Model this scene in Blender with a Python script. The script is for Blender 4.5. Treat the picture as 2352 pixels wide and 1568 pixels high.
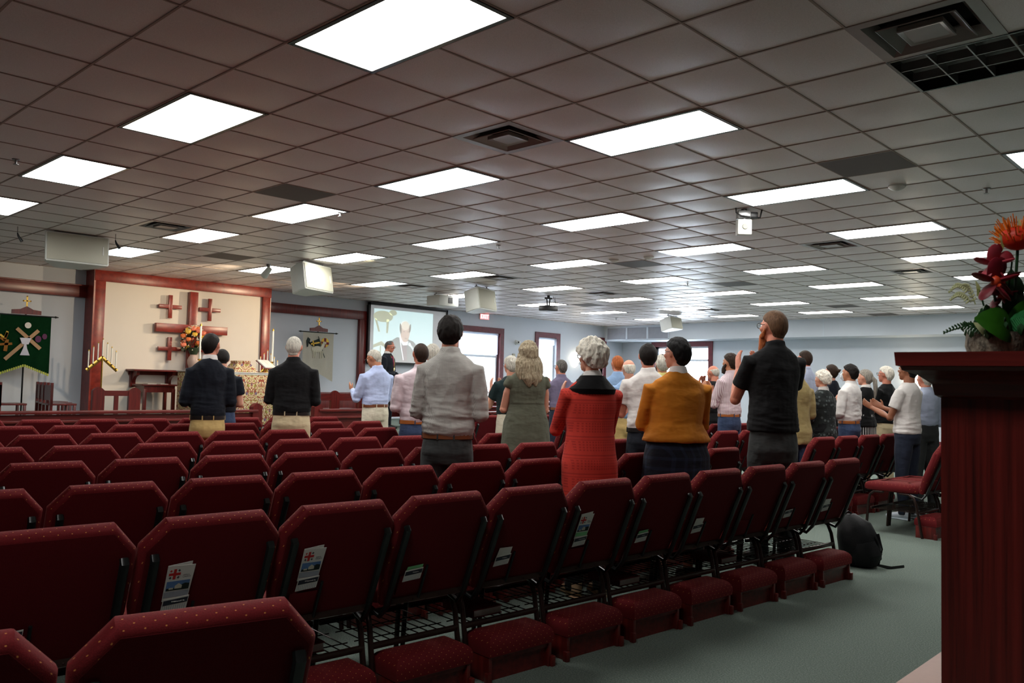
import bpy, bmesh, math, random
from mathutils import Vector as V, Matrix as Mx, noise as nz
sc = bpy.context.scene
for o in list(bpy.data.objects): bpy.data.objects.remove(o)
C = sc.collection
PI = math.pi
# ---------------- camera ----------------
T = .6096                     # ceiling tile
HC = 3.233                    # ceiling height
CX, CY, CZ = 6.592, -2.436, 1.339
PITCH, YAW, ROLL, FPX = .049442, -.762297, .023969, 1911.5
cd = bpy.data.cameras.new('camera'); cam = bpy.data.objects.new('camera', cd); C.objects.link(cam)
cd.sensor_width = 36; cd.lens = FPX/2352*36; cd.clip_start = .05; cd.clip_end = 300
cy_, sy_, cp_, sp_ = math.cos(YAW), math.sin(YAW), math.cos(PITCH), math.sin(PITCH)
fw = V((sy_*cp_, cy_*cp_, sp_)); rt = V((cy_, -sy_, 0)); up = rt.cross(fw)
r2 = math.cos(ROLL)*rt + math.sin(ROLL)*up; u2 = -math.sin(ROLL)*rt + math.cos(ROLL)*up
m = Mx((r2, u2, -fw)).transposed().to_4x4(); m.translation = V((CX, CY, CZ)); cam.matrix_world = m
sc.camera = cam
cd.dof.use_dof = True; cd.dof.focus_distance = 7.5; cd.dof.aperture_fstop = 16.0
# ---------------- world, exposure ----------------
w = bpy.data.worlds.new('world'); sc.world = w; w.use_nodes = True
bg = w.node_tree.nodes['Background']; bg.inputs[0].default_value = (.78, .88, 1, 1); bg.inputs[1].default_value = 7.0
sc.view_settings.view_transform = 'Standard'; sc.view_settings.look = 'None'
sc.view_settings.exposure = 1.0; sc.view_settings.gamma = 1; sc.view_settings.use_curve_mapping = False
LIGHT = 9.0                   # luminance of the fluorescent diffusers

# ---------------- materials ----------------
def srgb(r, g, b):
    f = lambda c: (c/255/12.92 if c/255 <= .04045 else ((c/255+.055)/1.055)**2.4)
    return (f(r), f(g), f(b), 1)
class N:
    def __init__(s, name, col=(.5,.5,.5,1), rough=.6, metal=0, spec=.5):
        s.m = bpy.data.materials.new(name); s.m.use_nodes = True; s.t = s.m.node_tree
        s.b = s.t.nodes['Principled BSDF']
        s.b.inputs['Base Color'].default_value = col; s.b.inputs['Roughness'].default_value = rough
        s.b.inputs['Metallic'].default_value = metal; s.b.inputs['Specular IOR Level'].default_value = spec
    def n(s, typ, ins=None, **kw):
        nd = s.t.nodes.new(typ)
        for k, v in kw.items(): setattr(nd, k, v)
        for k, v in (ins or {}).items():
            if isinstance(v, bpy.types.NodeSocket): s.t.links.new(v, nd.inputs[k])
            else: nd.inputs[k].default_value = v
        return nd
    def obj(s): return s.n('ShaderNodeTexCoord').outputs['Object']
    def math(s, op, a, b=0, c=0): return s.n('ShaderNodeMath', {0: a, 1: b, 2: c}, operation=op).outputs[0]
    def ramp(s, fac, stops):
        r = s.n('ShaderNodeValToRGB', {0: fac}); e = r.color_ramp.elements
        while len(e) < len(stops): e.new(.5)
        for i, (p, c) in enumerate(stops): e[i].position = p; e[i].color = c
        return r.outputs[0]
    def mix(s, fac, a, b, mode='MIX'):
        return s.n('ShaderNodeMix', {0: fac, 6: a, 7: b}, data_type='RGBA', blend_type=mode).outputs[2]
    def noise(s, vec, scale, detail=3, rough=.5): return s.n('ShaderNodeTexNoise', {'Vector': vec, 'Scale': scale, 'Detail': detail, 'Roughness': rough}).outputs[0]
    def map(s, vec, scale=(1,1,1), rot=(0,0,0)): return s.n('ShaderNodeMapping', {'Vector': vec, 'Scale': scale, 'Rotation': rot}).outputs[0]
    def color(s, c): s.t.links.new(c, s.b.inputs['Base Color']); return s
    def bump(s, h, strength=.3, dist=.01):
        nb = s.n('ShaderNodeBump', {'Height': h, 'Strength': strength, 'Distance': dist})
        s.t.links.new(nb.outputs[0], s.b.inputs['Normal']); return s
def dark(c, k): return (c[0]*k, c[1]*k, c[2]*k, 1)
def plain(name, col, rough=.6, metal=0, spec=.5, var=.12, sc_=8, bump=0, bsc=60):
    x = N(name, col, rough, metal, spec); o = x.obj()
    x.color(x.mix(x.noise(o, sc_), dark(col, 1-var), dark(col, 1+var)))
    if bump: x.bump(x.noise(o, bsc, 4), bump, .004)
    return x.m
def emit(name, col, st):
    x = N(name, (0.8,.8,.8,1)); x.b.inputs['Emission Color'].default_value = col; x.b.inputs['Emission Strength'].default_value = st; return x.m
def cloth(name, col, kind='plain', col2=None, s=.01, rough=.85):
    x = N(name, col, rough, 0, .2); o = x.obj(); sp = x.n('ShaderNodeSeparateXYZ', {0: o}).outputs
    base = x.mix(x.noise(o, 9, 4), dark(col, .85), dark(col, 1.12))
    if kind == 'stripe':
        f = x.math('FRACT', x.math('MULTIPLY', x.math('ARCTAN2', sp[1], sp[0]), .17/s)); base = x.mix(x.math('LESS_THAN', f, .35), base, col2)
    elif kind == 'check':
        a = x.math('LESS_THAN', x.math('FRACT', x.math('DIVIDE', x.math('ADD', sp[0], sp[1]), s)), .3)
        b = x.math('LESS_THAN', x.math('FRACT', x.math('DIVIDE', sp[2], s)), .3)
        base = x.mix(x.math('MULTIPLY', x.math('ADD', a, b), .5), base, col2)
    elif kind == 'knit':
        z = x.math('DIVIDE', sp[2], .115); fz = x.math('FRACT', z)
        band = x.math('LESS_THAN', fz, .58)
        cell = x.math('MULTIPLY', x.math('LESS_THAN', x.math('FRACT', x.math('DIVIDE', x.math('ADD', sp[0], x.math('MULTIPLY', sp[1], .4)), .017)), .5),
                      x.math('LESS_THAN', x.math('FRACT', x.math('DIVIDE', sp[2], .0165)), .55))
        line = x.math('LESS_THAN', x.math('ABSOLUTE', x.math('SUBTRACT', fz, .79)), .035)
        line2 = x.math('LESS_THAN', x.math('ABSOLUTE', x.math('SUBTRACT', fz, .62)), .02)
        f = x.math('MAXIMUM', x.math('MULTIPLY', band, cell), x.math('MAXIMUM', line, line2))
        base = x.mix(x.math('MULTIPLY', f, .4), base, col2)
        x.bump(f, -.3, .005)
    elif kind == 'floral':
        v = x.n('ShaderNodeTexVoronoi', {'Vector': o, 'Scale': 22}).outputs[0]
        base = x.mix(x.math('LESS_THAN', v, .33), base, col2)
    elif kind == 'denim':
        base = x.mix(x.noise(x.map(o, (1, 1, .3)), 14, 5), dark(col, .6), dark(col, 1.5))
    if kind != 'knit':
        h = x.math('ADD', x.noise(x.map(o, (1, 1, .5), (.3, .2, 0)), 9, 2, .45), x.math('MULTIPLY', x.noise(x.map(o, (1, 1, 2.2), (-.2, .5, 0)), 8, 2, .45), .7))
        x.bump(h, .5, .03)
    x.color(base)
    x.b.inputs['Sheen Weight'].default_value = .04
    return x.m
def hairmat(name, col, col2=None, s=1):
    x = N(name, col, .6, 0, .18); o = x.obj(); nn = x.noise(x.map(o, (60*s, 60*s, 8*s)), 1.6, 5, .7)
    x.color(x.ramp(nn, [(.3, dark(col, .45)), (.5, col), (.72, col2 or dark(col, 1.5))])); x.bump(nn, .7, .006); return x.m
def skinmat(name, col):
    x = N(name, col, .5, 0, .4); x.color(x.mix(x.noise(x.obj(), 18, 3), dark(col, .9), (min(1, col[0]*1.12), col[1]*.98, col[2]*.96, 1)))
    x.b.inputs['Subsurface Weight'].default_value = .08; x.b.inputs['Subsurface Radius'].default_value = (.02, .008, .004); return x.m
M = {}
def wood(name, c1, c2, rough=.35, ax=(2, 30, 2)):
    x = N(name, c1, rough); o = x.obj(); n1 = x.noise(x.map(o, ax), 1.5, 6, .65)
    x.color(x.ramp(n1, [(.32, c2), (.55, c1), (.75, dark(c1, 1.35))])); x.bump(n1, .12, .003); return x.m
WC, WD = srgb(104, 30, 26), srgb(70, 16, 15)
M['wood'] = wood('mahogany_wood', WC, WD, .3, (25, 25, 2)); M['woodh'] = wood('mahogany_wood_horizontal', WC, WD, .3, (25, 2, 25))
M['woodp'] = wood('mahogany_cabinet_wood', srgb(92, 24, 20), srgb(52, 12, 10), .3, (60, 60, 1.2))
M['woodx'] = wood('mahogany_cornice_wood', srgb(98, 28, 24), srgb(70, 18, 15), .28, (2, 40, 40))
M['cross'] = wood('cross_wood', srgb(140, 45, 32), srgb(112, 32, 24), .32, (6, 6, 6))
x = N('carpet', srgb(112, 124, 116), .95, 0, .1); o = x.obj()
n1 = x.noise(o, 130, 3, .8); n2 = x.noise(o, 1.2, 3)
x.color(x.mix(x.math('MULTIPLY', n2, .35), x.ramp(n1, [(.3, srgb(78, 88, 82)), (.5, srgb(112, 124, 116)), (.7, srgb(150, 160, 150))]), srgb(98, 110, 104))); x.bump(n1, .5, .006); M['carpet'] = x.m
x = N('ceiling_tile', srgb(176, 172, 172), .38, 0, .5); o = x.obj(); n1 = x.noise(o, 180, 3, .7)
x.color(x.ramp(n1, [(.3, srgb(212, 203, 200)), (.6, srgb(232, 224, 222))])); x.bump(n1, .12, .002); M['tile'] = x.m
M['grid'] = plain('ceiling_grid_metal', srgb(166, 150, 140), .6, 0, .3)
M['wall'] = plain('painted_wall', srgb(203, 210, 219), .6, 0, .3, .03, 3, .1, 120)
M['wallw'] = plain('altar_wall_paint', srgb(226, 220, 210), .6, 0, .3, .03, 3, .08, 120)
M['back'] = plain('rear_wall_paint', srgb(120, 112, 108), .7)
M['white'] = plain('white_plastic', srgb(214, 216, 210), .4, 0, .5, .04)
M['grille'] = plain('speaker_grille', srgb(176, 174, 158), .6, 0, .3, .05, 300)
M['blackp'] = plain('black_plastic', srgb(22, 22, 24), .4)
M['blackm'] = plain('black_metal', srgb(36, 38, 38), .22, .5, .6, .1)
M['legm'] = plain('brown_metal', srgb(58, 42, 38), .25, .6, .6, .1)
M['alum'] = plain('grey_metal', srgb(150, 150, 150), .35, .7)
M['chrome'] = plain('bright_metal', srgb(210, 210, 212), .15, 1)
M['diffm'] = plain('diffuser_metal', srgb(140, 134, 130), .3, .3)
M['retg'] = plain('return_grille', srgb(92, 84, 80), .6, .2, .4, .2, 200)
M['darkcav'] = plain('dark_cavity', srgb(18, 17, 17), .9)
M['gold'] = plain('brass', srgb(212, 170, 84), .22, 1)
M['wax'] = plain('white_wax', srgb(236, 234, 224), .4, 0, .4, .02)
M['paper'] = plain('white_paper', srgb(214, 212, 206), .7, 0, .3, .03)
M['green'] = plain('green_banner_cloth', srgb(16, 62, 34), .9, 0, .1, .2, 20)
M['cream'] = plain('cream_banner_cloth', srgb(214, 210, 196), .9, 0, .1, .06, 30, .3, 90)
M['tan'] = plain('tan_cloth', srgb(176, 144, 112), .9, 0, .1)
M['silver'] = plain('silver_cloth', srgb(190, 192, 206), .5, .2)
M['yel'] = plain('gold_cloth', srgb(216, 178, 70), .8); M['yelf'] = plain('yellow_green_fringe', srgb(186, 196, 80), .8)
M['red'] = plain('red_ink', srgb(186, 26, 28), .6); M['blk'] = plain('dark_cloth', srgb(20, 34, 30), .8)
M['ink'] = plain('dark_ink', srgb(30, 34, 48), .6); M['grayink'] = plain('grey_ink', srgb(150, 154, 164), .6)
M['grn'] = plain('pale_green_print', srgb(120, 190, 130), .6); M['blue'] = plain('blue_print', srgb(84, 120, 170), .6)
M['purple'] = plain('purple_cloth', srgb(88, 40, 80), .8); M['orange'] = plain('dark_gold_cloth', srgb(140, 90, 20), .8)
M['lamb'] = plain('lamb_cloth', srgb(190, 186, 168), .8, 0, .2, .15, 60, .6, 80)
M['marr'] = plain('maroon_cloth', srgb(104, 22, 30), .8)
M['exit'] = emit('exit_red_glow', (1, .12, .14, 1), 1.1); M['exitl'] = emit('exit_letter_glow', (1, .45, .42, 1), 1.6)
M['sash'] = plain('window_sash_white', srgb(206, 216, 226), .5, 0, .4, .03)
M['trim'] = wood('window_trim_wood', srgb(104, 32, 42), srgb(82, 22, 30), .4, (8, 8, 8))
x = N('window_glass', (1, 1, 1, 1), .02); x.t.nodes.remove(x.b)
gm = x.n('ShaderNodeMixShader', {0: x.math('MULTIPLY', x.n('ShaderNodeFresnel', {'IOR': 1.45}).outputs[0], .8), 1: x.n('ShaderNodeBsdfTransparent').outputs[0], 2: x.n('ShaderNodeBsdfGlossy', {'Roughness': .02}).outputs[0]})
x.t.links.new(gm.outputs[0], x.t.nodes['Material Output'].inputs[0]); M['glass'] = x.m
x = N('roller_blind', (.9, .92, .95, 1), .8); x.t.nodes.remove(x.b)
gm = x.n('ShaderNodeMixShader', {0: .6, 1: x.n('ShaderNodeBsdfDiffuse', {'Color': (.85, .87, .9, 1)}).outputs[0], 2: x.n('ShaderNodeBsdfTranslucent', {'Color': (.92, .94, .97, 1)}).outputs[0]})
x.t.links.new(gm.outputs[0], x.t.nodes['Material Output'].inputs[0]); M['blind'] = x.m
# light diffuser: prismatic lens of small bays
def lens(name, col, st):
    x = N(name, (.9, .9, .9, 1)); o = x.obj(); sp = x.n('ShaderNodeSeparateXYZ', {0: o}).outputs
    f = x.math('FRACT', x.math('DIVIDE', sp[0], .1524)); f = x.math('MULTIPLY', x.math('GREATER_THAN', f, .08), .18); e = x.math('MULTIPLY', x.math('ADD', f, .82), st)
    x.b.inputs['Emission Color'].default_value = col; x.t.links.new(e, x.b.inputs['Emission Strength']); return x.m
M['lens'] = lens('lit_lens', (1, .985, .95, 1), LIGHT); M['lensb'] = lens('lit_lens_cool', (.74, .92, 1, 1), LIGHT*.35)
M['lensoff'] = plain('unlit_lens', srgb(92, 92, 90), .35)
def fabric(name, ax):
    x = N(name, srgb(116, 24, 28), .8, 0, .15); sp = x.n('ShaderNodeSeparateXYZ', {0: x.obj()}).outputs
    a = sp[0]; b = x.math('ADD', sp[1], sp[2])
    vec = x.n('ShaderNodeCombineXYZ', {0: x.math('ADD', a, b), 1: x.math('SUBTRACT', a, b)}).outputs[0]
    v = x.n('ShaderNodeTexVoronoi', {'Vector': vec, 'Scale': 26, 'Randomness': 0}, voronoi_dimensions='2D').outputs[0]
    dot = x.math('LESS_THAN', v, .07)
    n1 = x.noise(x.obj(), 320, 2); n2 = x.noise(x.obj(), 5, 2)
    base = x.mix(n1, srgb(68, 15, 19), srgb(122, 29, 33)); base = x.mix(x.math('MULTIPLY', n2, .3), base, srgb(100, 22, 26))
    x.color(x.mix(dot, base, srgb(190, 122, 66))); x.bump(n1, .35, .002); x.b.inputs['Sheen Weight'].default_value = .12; x.b.inputs['Sheen Tint'].default_value = (1, .35, .3, 1)
    x.b.inputs['Sheen Roughness'].default_value = .4
    return x.m
M['fab'] = fabric('maroon_dotted_fabric', 0); M['fabp'] = plain('plain_maroon_fabric', srgb(88, 19, 24), .85, 0, .12, .15, 200, .3, 300)

# ---------------- geometry helpers ----------------
def kids(o): return list(o.children)
class B:
    def __init__(s): s.bm = bmesh.new()
    def box(s, x0, x1, y0, y1, z0, z1, bev=0, seg=2, mat=None):
        r = bmesh.ops.create_cube(s.bm, size=1); vs = r['verts']
        mm = Mx.Translation(((x0+x1)/2, (y0+y1)/2, (z0+z1)/2)) @ Mx.Diagonal((abs(x1-x0), abs(y1-y0), abs(z1-z0), 1))
        if mat is not None: mm = mat @ mm
        bmesh.ops.transform(s.bm, matrix=mm, verts=vs)
        if bev: bmesh.ops.bevel(s.bm, geom=list({e for v in vs for e in v.link_edges}), offset=bev, segments=seg, affect='EDGES', profile=.5)
        return s
    def cone(s, p, q, r0, r1=None, n=12):
        p, q = V(p), V(q); d = q-p; r1 = r0 if r1 is None else r1
        g = bmesh.ops.create_cone(s.bm, cap_ends=True, segments=n, radius1=r0, radius2=max(r1, 1e-4), depth=d.length)
        bmesh.ops.transform(s.bm, matrix=Mx.Translation((p+q)/2) @ d.to_track_quat('Z', 'Y').to_matrix().to_4x4(), verts=g['verts']); return s
    def ball(s, c, r, sub=2, rot=None):
        r = (r, r, r) if not hasattr(r, '__len__') else r
        g = bmesh.ops.create_icosphere(s.bm, subdivisions=sub, radius=1)
        mm = Mx.Translation(V(c)) @ (rot.to_matrix().to_4x4() if rot else Mx.Identity(4)) @ Mx.Diagonal((*r, 1))
        bmesh.ops.transform(s.bm, matrix=mm, verts=g['verts']); return s
    def loops(s, rings, closed=True, cap=True):
        L = [[s.bm.verts.new(p) for p in r] for r in rings]; n = len(L[0])
        for a, b in zip(L, L[1:]):
            for i in range(n if closed else n-1):
                try: s.bm.faces.new((a[i], a[(i+1) % n], b[(i+1) % n], b[i]))
                except ValueError: pass
        if cap and closed: s.bm.faces.new(L[0][::-1]); s.bm.faces.new(L[-1])
        return s
    def tube(s, pts, rad, n=10, side=None):       # rad: list of r or (a,b)
        pts = [V(p) for p in pts]; rings = []; ref = V(side) if side else None
        for i, p in enumerate(pts):
            t = (pts[min(i+1, len(pts)-1)]-pts[max(i-1, 0)]).normalized()
            if ref is None: ref = V((1, 0, 0)) if abs(t.x) < .8 else V((0, 1, 0))
            a = (ref - t*ref.dot(t)).normalized(); b = t.cross(a)
            if not side: ref = a
            r = rad[i] if hasattr(rad, '__len__') else rad
            ra, rb = r if hasattr(r, '__len__') else (r, r)
            rings.append([p + a*ra*math.cos(2*PI*k/n) + b*rb*math.sin(2*PI*k/n) for k in range(n)])
        return s.loops(rings)
    def lathe(s, prof, c=(0, 0, 0), n=20):
        return s.loops([[(c[0]+r*math.cos(2*PI*k/n), c[1]+r*math.sin(2*PI*k/n), c[2]+z) for k in range(n)] for r, z in prof])
    def prism(s, poly, f, d0, d1):                # poly 2D, f(a,b,d)->3D
        return s.loops([[f(a, b, d0) for a, b in poly], [f(a, b, d1) for a, b in poly]])
    def slab(s, poly, f, layers):                 # pillow slab: layers of (inset, depth)
        rings = []; n = len(poly)
        for ins, d in layers:
            r = []
            for i in range(n):
                p0, p1, p2 = V(poly[i-1]), V(poly[i]), V(poly[(i+1) % n])
                e1 = (p1-p0).normalized(); e2 = (p2-p1).normalized()
                n1 = V((-e1.y, e1.x)); n2 = V((-e2.y, e2.x)); bis = (n1+n2).normalized()
                q = p1 + bis*ins/max(.5, bis.dot(n1)); r.append(f(q.x, q.y, d))
            rings.append(r)
        return s.loops(rings)
    def mesh(s, name, mat, smooth=True):
        bmesh.ops.recalc_face_normals(s.bm, faces=s.bm.faces[:])
        me = bpy.data.meshes.new(name); s.bm.to_mesh(me); s.bm.free()
        for m_ in (mat if isinstance(mat, list) else [mat]): me.materials.append(m_)
        if smooth:
            me.polygons.foreach_set('use_smooth', [True]*len(me.polygons))
            try: me.set_sharp_from_angle(angle=math.radians(38))
            except Exception: pass
        return me
    def build(s, name, mat, parent=None, smooth=True):
        o = bpy.data.objects.new(name, s.mesh(name, mat, smooth)); C.objects.link(o)
        if parent: o.parent = parent
        return o
def tag(o, label=None, cat=None, group=None, kind=None):
    if label: o['label'] = label
    if cat: o['category'] = cat
    if group: o['group'] = group
    if kind: o['kind'] = kind
    return o
def empty(name, loc=(0, 0, 0), rz=0, label=None, cat=None, group=None):
    o = bpy.data.objects.new(name, None); C.objects.link(o); o.location = loc; o.rotation_euler = (0, 0, rz); o.empty_display_size = .1
    return tag(o, label, cat, group)
def struct(o): o['kind'] = 'structure'; return o
def dup(o, parent=None):
    c = o.copy(); C.objects.link(c); c.parent = parent
    for k in list(o.children): dup(k, c)
    return c
ORD = ['first', 'second', 'third', 'fourth', 'fifth', 'sixth', 'seventh', 'eighth', 'ninth', 'tenth', 'eleventh', 'twelfth', 'thirteenth', 'fourteenth', 'fifteenth']
def text(body, size, mat, parent, loc, rot, name='lettering', depth=.0004):
    cu = bpy.data.curves.new(name, 'FONT'); cu.body = body; cu.size = size; cu.extrude = depth; cu.align_x = 'CENTER'; cu.align_y = 'CENTER'
    t = bpy.data.objects.new(name, cu); C.objects.link(t); dg = bpy.context.evaluated_depsgraph_get()
    me = bpy.data.meshes.new_from_object(t.evaluated_get(dg)); bpy.data.objects.remove(t)
    me.materials.clear(); me.materials.append(mat)
    o = bpy.data.objects.new(name, me); C.objects.link(o); o.parent = parent; o.location = loc; o.rotation_euler = rot; return o
# ---------------- room shell ----------------
XW, YF, YS, XR, YB = -9.85, 20.1, 19.1, 11.5, -8.0
U0, U1, W0, W1 = math.floor(XW/T), 19, -13, 31      # ceiling tile range
b = B(); b.box(XW-.3, XR+.3, YB-.3, YF+.3, -.1, 0); struct(b.build('floor', M['carpet'], smooth=False))
DZ = .38
b = B(); b.box(XW, -5.9, -6, 13.2, 0, DZ, .01); b.box(-5.9, -5.55, -6, 13.2, 0, DZ/2, .01); o = b.build('trim_1', M['carpet']); struct(o)
LIGHTS = [(i, j) for j in range(8) for i in range(-3, 2) if not (j == 0 and i == -3)] + [(2, 1), (2, 2), (2, -1)]  # last panel is an out-of-view fill, added to brighten cabinet and flowers
DIFF = [(3, 3), (8, 3), (-7, 3), (3, 13), (3, 18), (-7, 13), (-11, 13), (-7, 18), (-7, 25)]
RET = [(-2, 3), (6, 7), (-10, 6), (-2, 13), (-2, 18), (-10, 21), (-2, 26), (-2, 30)]
holes = set()
for i, j in LIGHTS: holes |= {(4*i, 4*j), (4*i+1, 4*j)}
holes |= set(DIFF) | set(RET)
b = B(); n = 6
for u in range(U0, U1):
    for v in range(W0, W1+2):
        if (u, v) in holes: continue
        sag = .011 + .005*nz.noise(V((u*.7, v*.7, 3)))
        g = [[b.bm.verts.new(((u+a/n)*T, (v+c/n)*T, HC - sag*16*(a/n)*(1-a/n)*(c/n)*(1-c/n) + .002)) for c in range(n+1)] for a in range(n+1)]
        for a in range(n):
            for c in range(n): b.bm.faces.new((g[a][c], g[a][c+1], g[a+1][c+1], g[a+1][c]))
o = struct(b.build('ceiling', M['tile']))
b = B()
for u in range(U0, U1+1): b.box(u*T-.0065, u*T+.0065, W0*T, (W1+1)*T, HC-.003, HC+.02)
for v in range(W0, W1+2): b.box(U0*T, U1*T, v*T-.0065, v*T+.0065, HC-.0035, HC+.02)
# cut grid bar between the two tiles of each light: lights cover it from below
g_ = b.build('grid', M['grid'], o, smooth=False)
b = B(); b.box(XW-.3, XR+.3, YB-.3, YF+.3, HC+.25, HC+.35); struct(b.build('light_seal_slab', M['back'], smooth=False))  # unseen slab added above the tiles to keep sky light from leaking in
def wallbox(name, ax, c0, c1, a0, a1, z0, z1, holes, mat):   # ax 'x': plane at x, spans y
    b = B(); ys = sorted({a0, a1} | {h[0] for h in holes} | {h[1] for h in holes}); zs = sorted({z0, z1} | {h[2] for h in holes} | {h[3] for h in holes})
    for p, q in zip(ys, ys[1:]):
        for r, t in zip(zs, zs[1:]):
            if any(h[0] <= p and q <= h[1] and h[2] <= r and t <= h[3] for h in holes): continue
            if ax == 'x': b.box(c0, c1, p, q, r, t)
            else: b.box(p, q, c0, c1, r, t)
    bmesh.ops.remove_doubles(b.bm, verts=b.bm.verts, dist=1e-4)
    return struct(b.build(name, mat, smooth=False))
WN = [(12.69, 14.28, .86, 2.71), (15.91, 16.74, .86, 2.71), (18.36, 19.05, .86, 2.71)]
wallbox('wall_altar', 'x', XW-.2, XW, YB, YF+.2, 0, HC+.3, WN, M['wall'])
W4 = (-8.53, -6.61, .86, 2.6)
wallbox('wall_far', 'y', YF, YF+.2, XW, XR, 0, HC+.3, [W4], M['wall'])
wallbox('wall_right', 'x', XR, XR+.2, YB, YF, 0, HC+.3, [], M['back'])
wallbox('wall_rear', 'y', YB-.2, YB, XW, XR, 0, HC+.3, [], M['back'])
b = B(); b.box(XW, XR, YS, YF, 2.75, HC+.01); struct(b.build('trim_3', M['wall'], smooth=False))
# soffit seam, supply grilles
b = B(); b.box(-2.62, -2.6, YS-.004, YS, 2.76, HC-.02); struct(b.build('trim_4', M['sash'], smooth=False))
x0 = XW+.12
for k in range(3):
    t = empty('soffit_grille', (x0+.38, YS, 2.8), 0, f'{["left","middle","right"][k]} grey louvred grille on the soffit in the far left corner', 'grille', 'grey grilles on the soffit')
    b = B(); b.box(-.37, .37, -.012, 0, 0, .36); b.build('screen', M['grayink'], t)
    b = B()
    for q in (-.385, .37): b.box(q, q+.03, -.02, 0, -.02, .38)
    b.box(-.385, .4, -.02, 0, -.02, 0); b.box(-.385, .4, -.02, 0, .36, .385); b.build('frame', M['sash'], t)
    x0 += .785
# windows
def window(n, ax, c, a0, a1, z0, z1, sgn, mull, blind=None, vert=None):
    # outer trim from a0..a1, z0..z1 ; opening inside by .155 ; sgn direction into the wall
    root = empty(f'window_{n}', ((c, (a0+a1)/2, z0) if ax == 'x' else ((a0+a1)/2, c, z0))); struct(root)
    hw = (a1-a0)/2; h = z1-z0; tw = .15
    if ax == 'x': f = lambda a, d, z: (-sgn*d*1., a, z)
    else: f = lambda a, d, z: (a, sgn*d*1., z)
    def bx(bb, p, q, d0, d1, r, t):
        A, Bq = f(p, d0, r), f(q, d1, t); bb.box(min(A[0], Bq[0]), max(A[0], Bq[0]), min(A[1], Bq[1]), max(A[1], Bq[1]), r, t)
    b = B()
    bx(b, -hw, -hw+tw, -.03, .12, 0, h); bx(b, hw-tw, hw, -.03, .12, 0, h); bx(b, -hw+tw, hw-tw, -.03, .12, h-tw, h); bx(b, -hw+tw, hw-tw, -.06, .12, 0, .1)
    b.build('frame', M['trim'], root)
    s = .05; L, R_, Z0, Z1 = -hw+tw, hw-tw, .1, h-tw; b = B()
    bx(b, L, L+s, .10, .14, Z0, Z1); bx(b, R_-s, R_, .10, .14, Z0, Z1); bx(b, L, R_, .10, .14, Z0, Z0+s); bx(b, L, R_, .10, .14, Z1-s, Z1)
    for mz in mull: bx(b, L, R_, .09, .15, mz-z0-.03, mz-z0+.03)
    if vert: bx(b, vert-.03, vert+.03, .095, .145, Z0, mull[0]-z0)
    b.build('sash', M['sash'], root)
    b = B(); bx(b, L+s, R_-s, .118, .122, Z0+s, Z1-s); b.build('pane', M['glass'], root)
    if blind:
        b = B(); bx(b, L+.01, R_-.01, .06, .062, blind-z0, Z1); bx(b, L+.01, R_-.01, .04, .075, Z1-.06, Z1); b.build('roller_blind', M['blind'], root)
window(1, 'x', XW, 12.54, 14.43, .75, 2.86, 1, [2.06, 1.05], 2.12)
window(2, 'x', XW, 15.76, 16.89, .75, 2.86, 1, [1.05], 2.5)
window(3, 'x', XW, 18.21, 19.2, .75, 2.86, 1, [1.05])
window(4, 'y', YF, -8.68, -6.46, .75, 2.745, 1, [2.17], None)
# beams and frame of the altar wall
XB = -9.5
b = B(); b.box(XW, XB, 3.27, 6.83, DZ, HC); struct(b.build('trim_5', M['wallw'], smooth=False))
b = B(); b.box(XB, XB+.06, 3.27, 3.45, DZ, 3.03, .004); b.box(XB, XB+.06, 6.66, 6.83, DZ, 3.03, .004); b.box(XB, XB+.07, 3.25, 6.85, 3.03, HC-.004, .004); b.box(XW+.01, XB+.06, 3.24, 3.27, DZ, HC-.004); b.box(XW+.01, XB+.06, 6.83, 6.845, DZ, HC-.004)
struct(b.build('trim_6', M['cross']))
b = B(); b.box(XW, XW+.1, YB, 3.24, 2.725, 2.93, .004); b.box(XW, XW+.15, YB, 3.24, 2.93, 2.955, .004); struct(b.build('trim_7', M['woodh']))
b = B(); b.box(XW, XW+.1, 6.845, 9.6, 2.76, 2.97, .004); b.box(XW, XW+.1, 9.41, 9.6, DZ, 2.76, .004); b.box(XW, XW+.08, 6.845, 9.41, DZ, 1.02, .004)
struct(b.build('trim_8', M['wood']))
b = B(); b.box(XW, XW+.015, 13.2, YF, 0, .12); struct(b.build('baseboard_altar', M['trim']))
b = B(); b.box(XW, XR, YF-.015, YF, 0, .12); struct(b.build('baseboard_far', M['trim']))
# ---------------- ceiling fixtures ----------------
def troffer(lensm):
    r = empty('ceiling_light'); w_, d_ = 2*T-.03, T-.03
    b = B(); z0, z1 = -.008, .03
    b.box(-w_/2-.008, w_/2+.008, -d_/2-.008, -d_/2+.02, z0, z1); b.box(-w_/2-.008, w_/2+.008, d_/2-.02, d_/2+.008, z0, z1)
    b.box(-w_/2-.008, -w_/2+.02, -d_/2, d_/2, z0, z1); b.box(w_/2-.02, w_/2+.008, -d_/2, d_/2, z0, z1); b.box(-w_/2, w_/2, -d_/2, d_/2, .06, .07)
    for a, c in ((-w_/2, -w_/2+.008), (w_/2-.008, w_/2)): b.box(a, c, -d_/2, d_/2, z1, .07)
    for a, c in ((-d_/2, -d_/2+.008), (d_/2-.008, d_/2)): b.box(-w_/2, w_/2, a, c, z1, .07)
    b.build('frame', M['blackm'], r)
    b = B(); b.box(-w_/2+.02, w_/2-.02, -d_/2+.02, d_/2-.02, -.005, .001); b.build('diffuser', lensm, r)
    return r
proto = troffer(M['lens']); protoc = troffer(M['lensb']); used = [False, False]
NEAR = {-2: 'second row behind the camera', -1: 'added unseen fill above the camera', 0: 'nearest row', 1: 'second row', 2: 'third row', 3: 'fourth row', 4: 'fifth row', 5: 'sixth row', 6: 'seventh row', 7: 'farthest row'}
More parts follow.
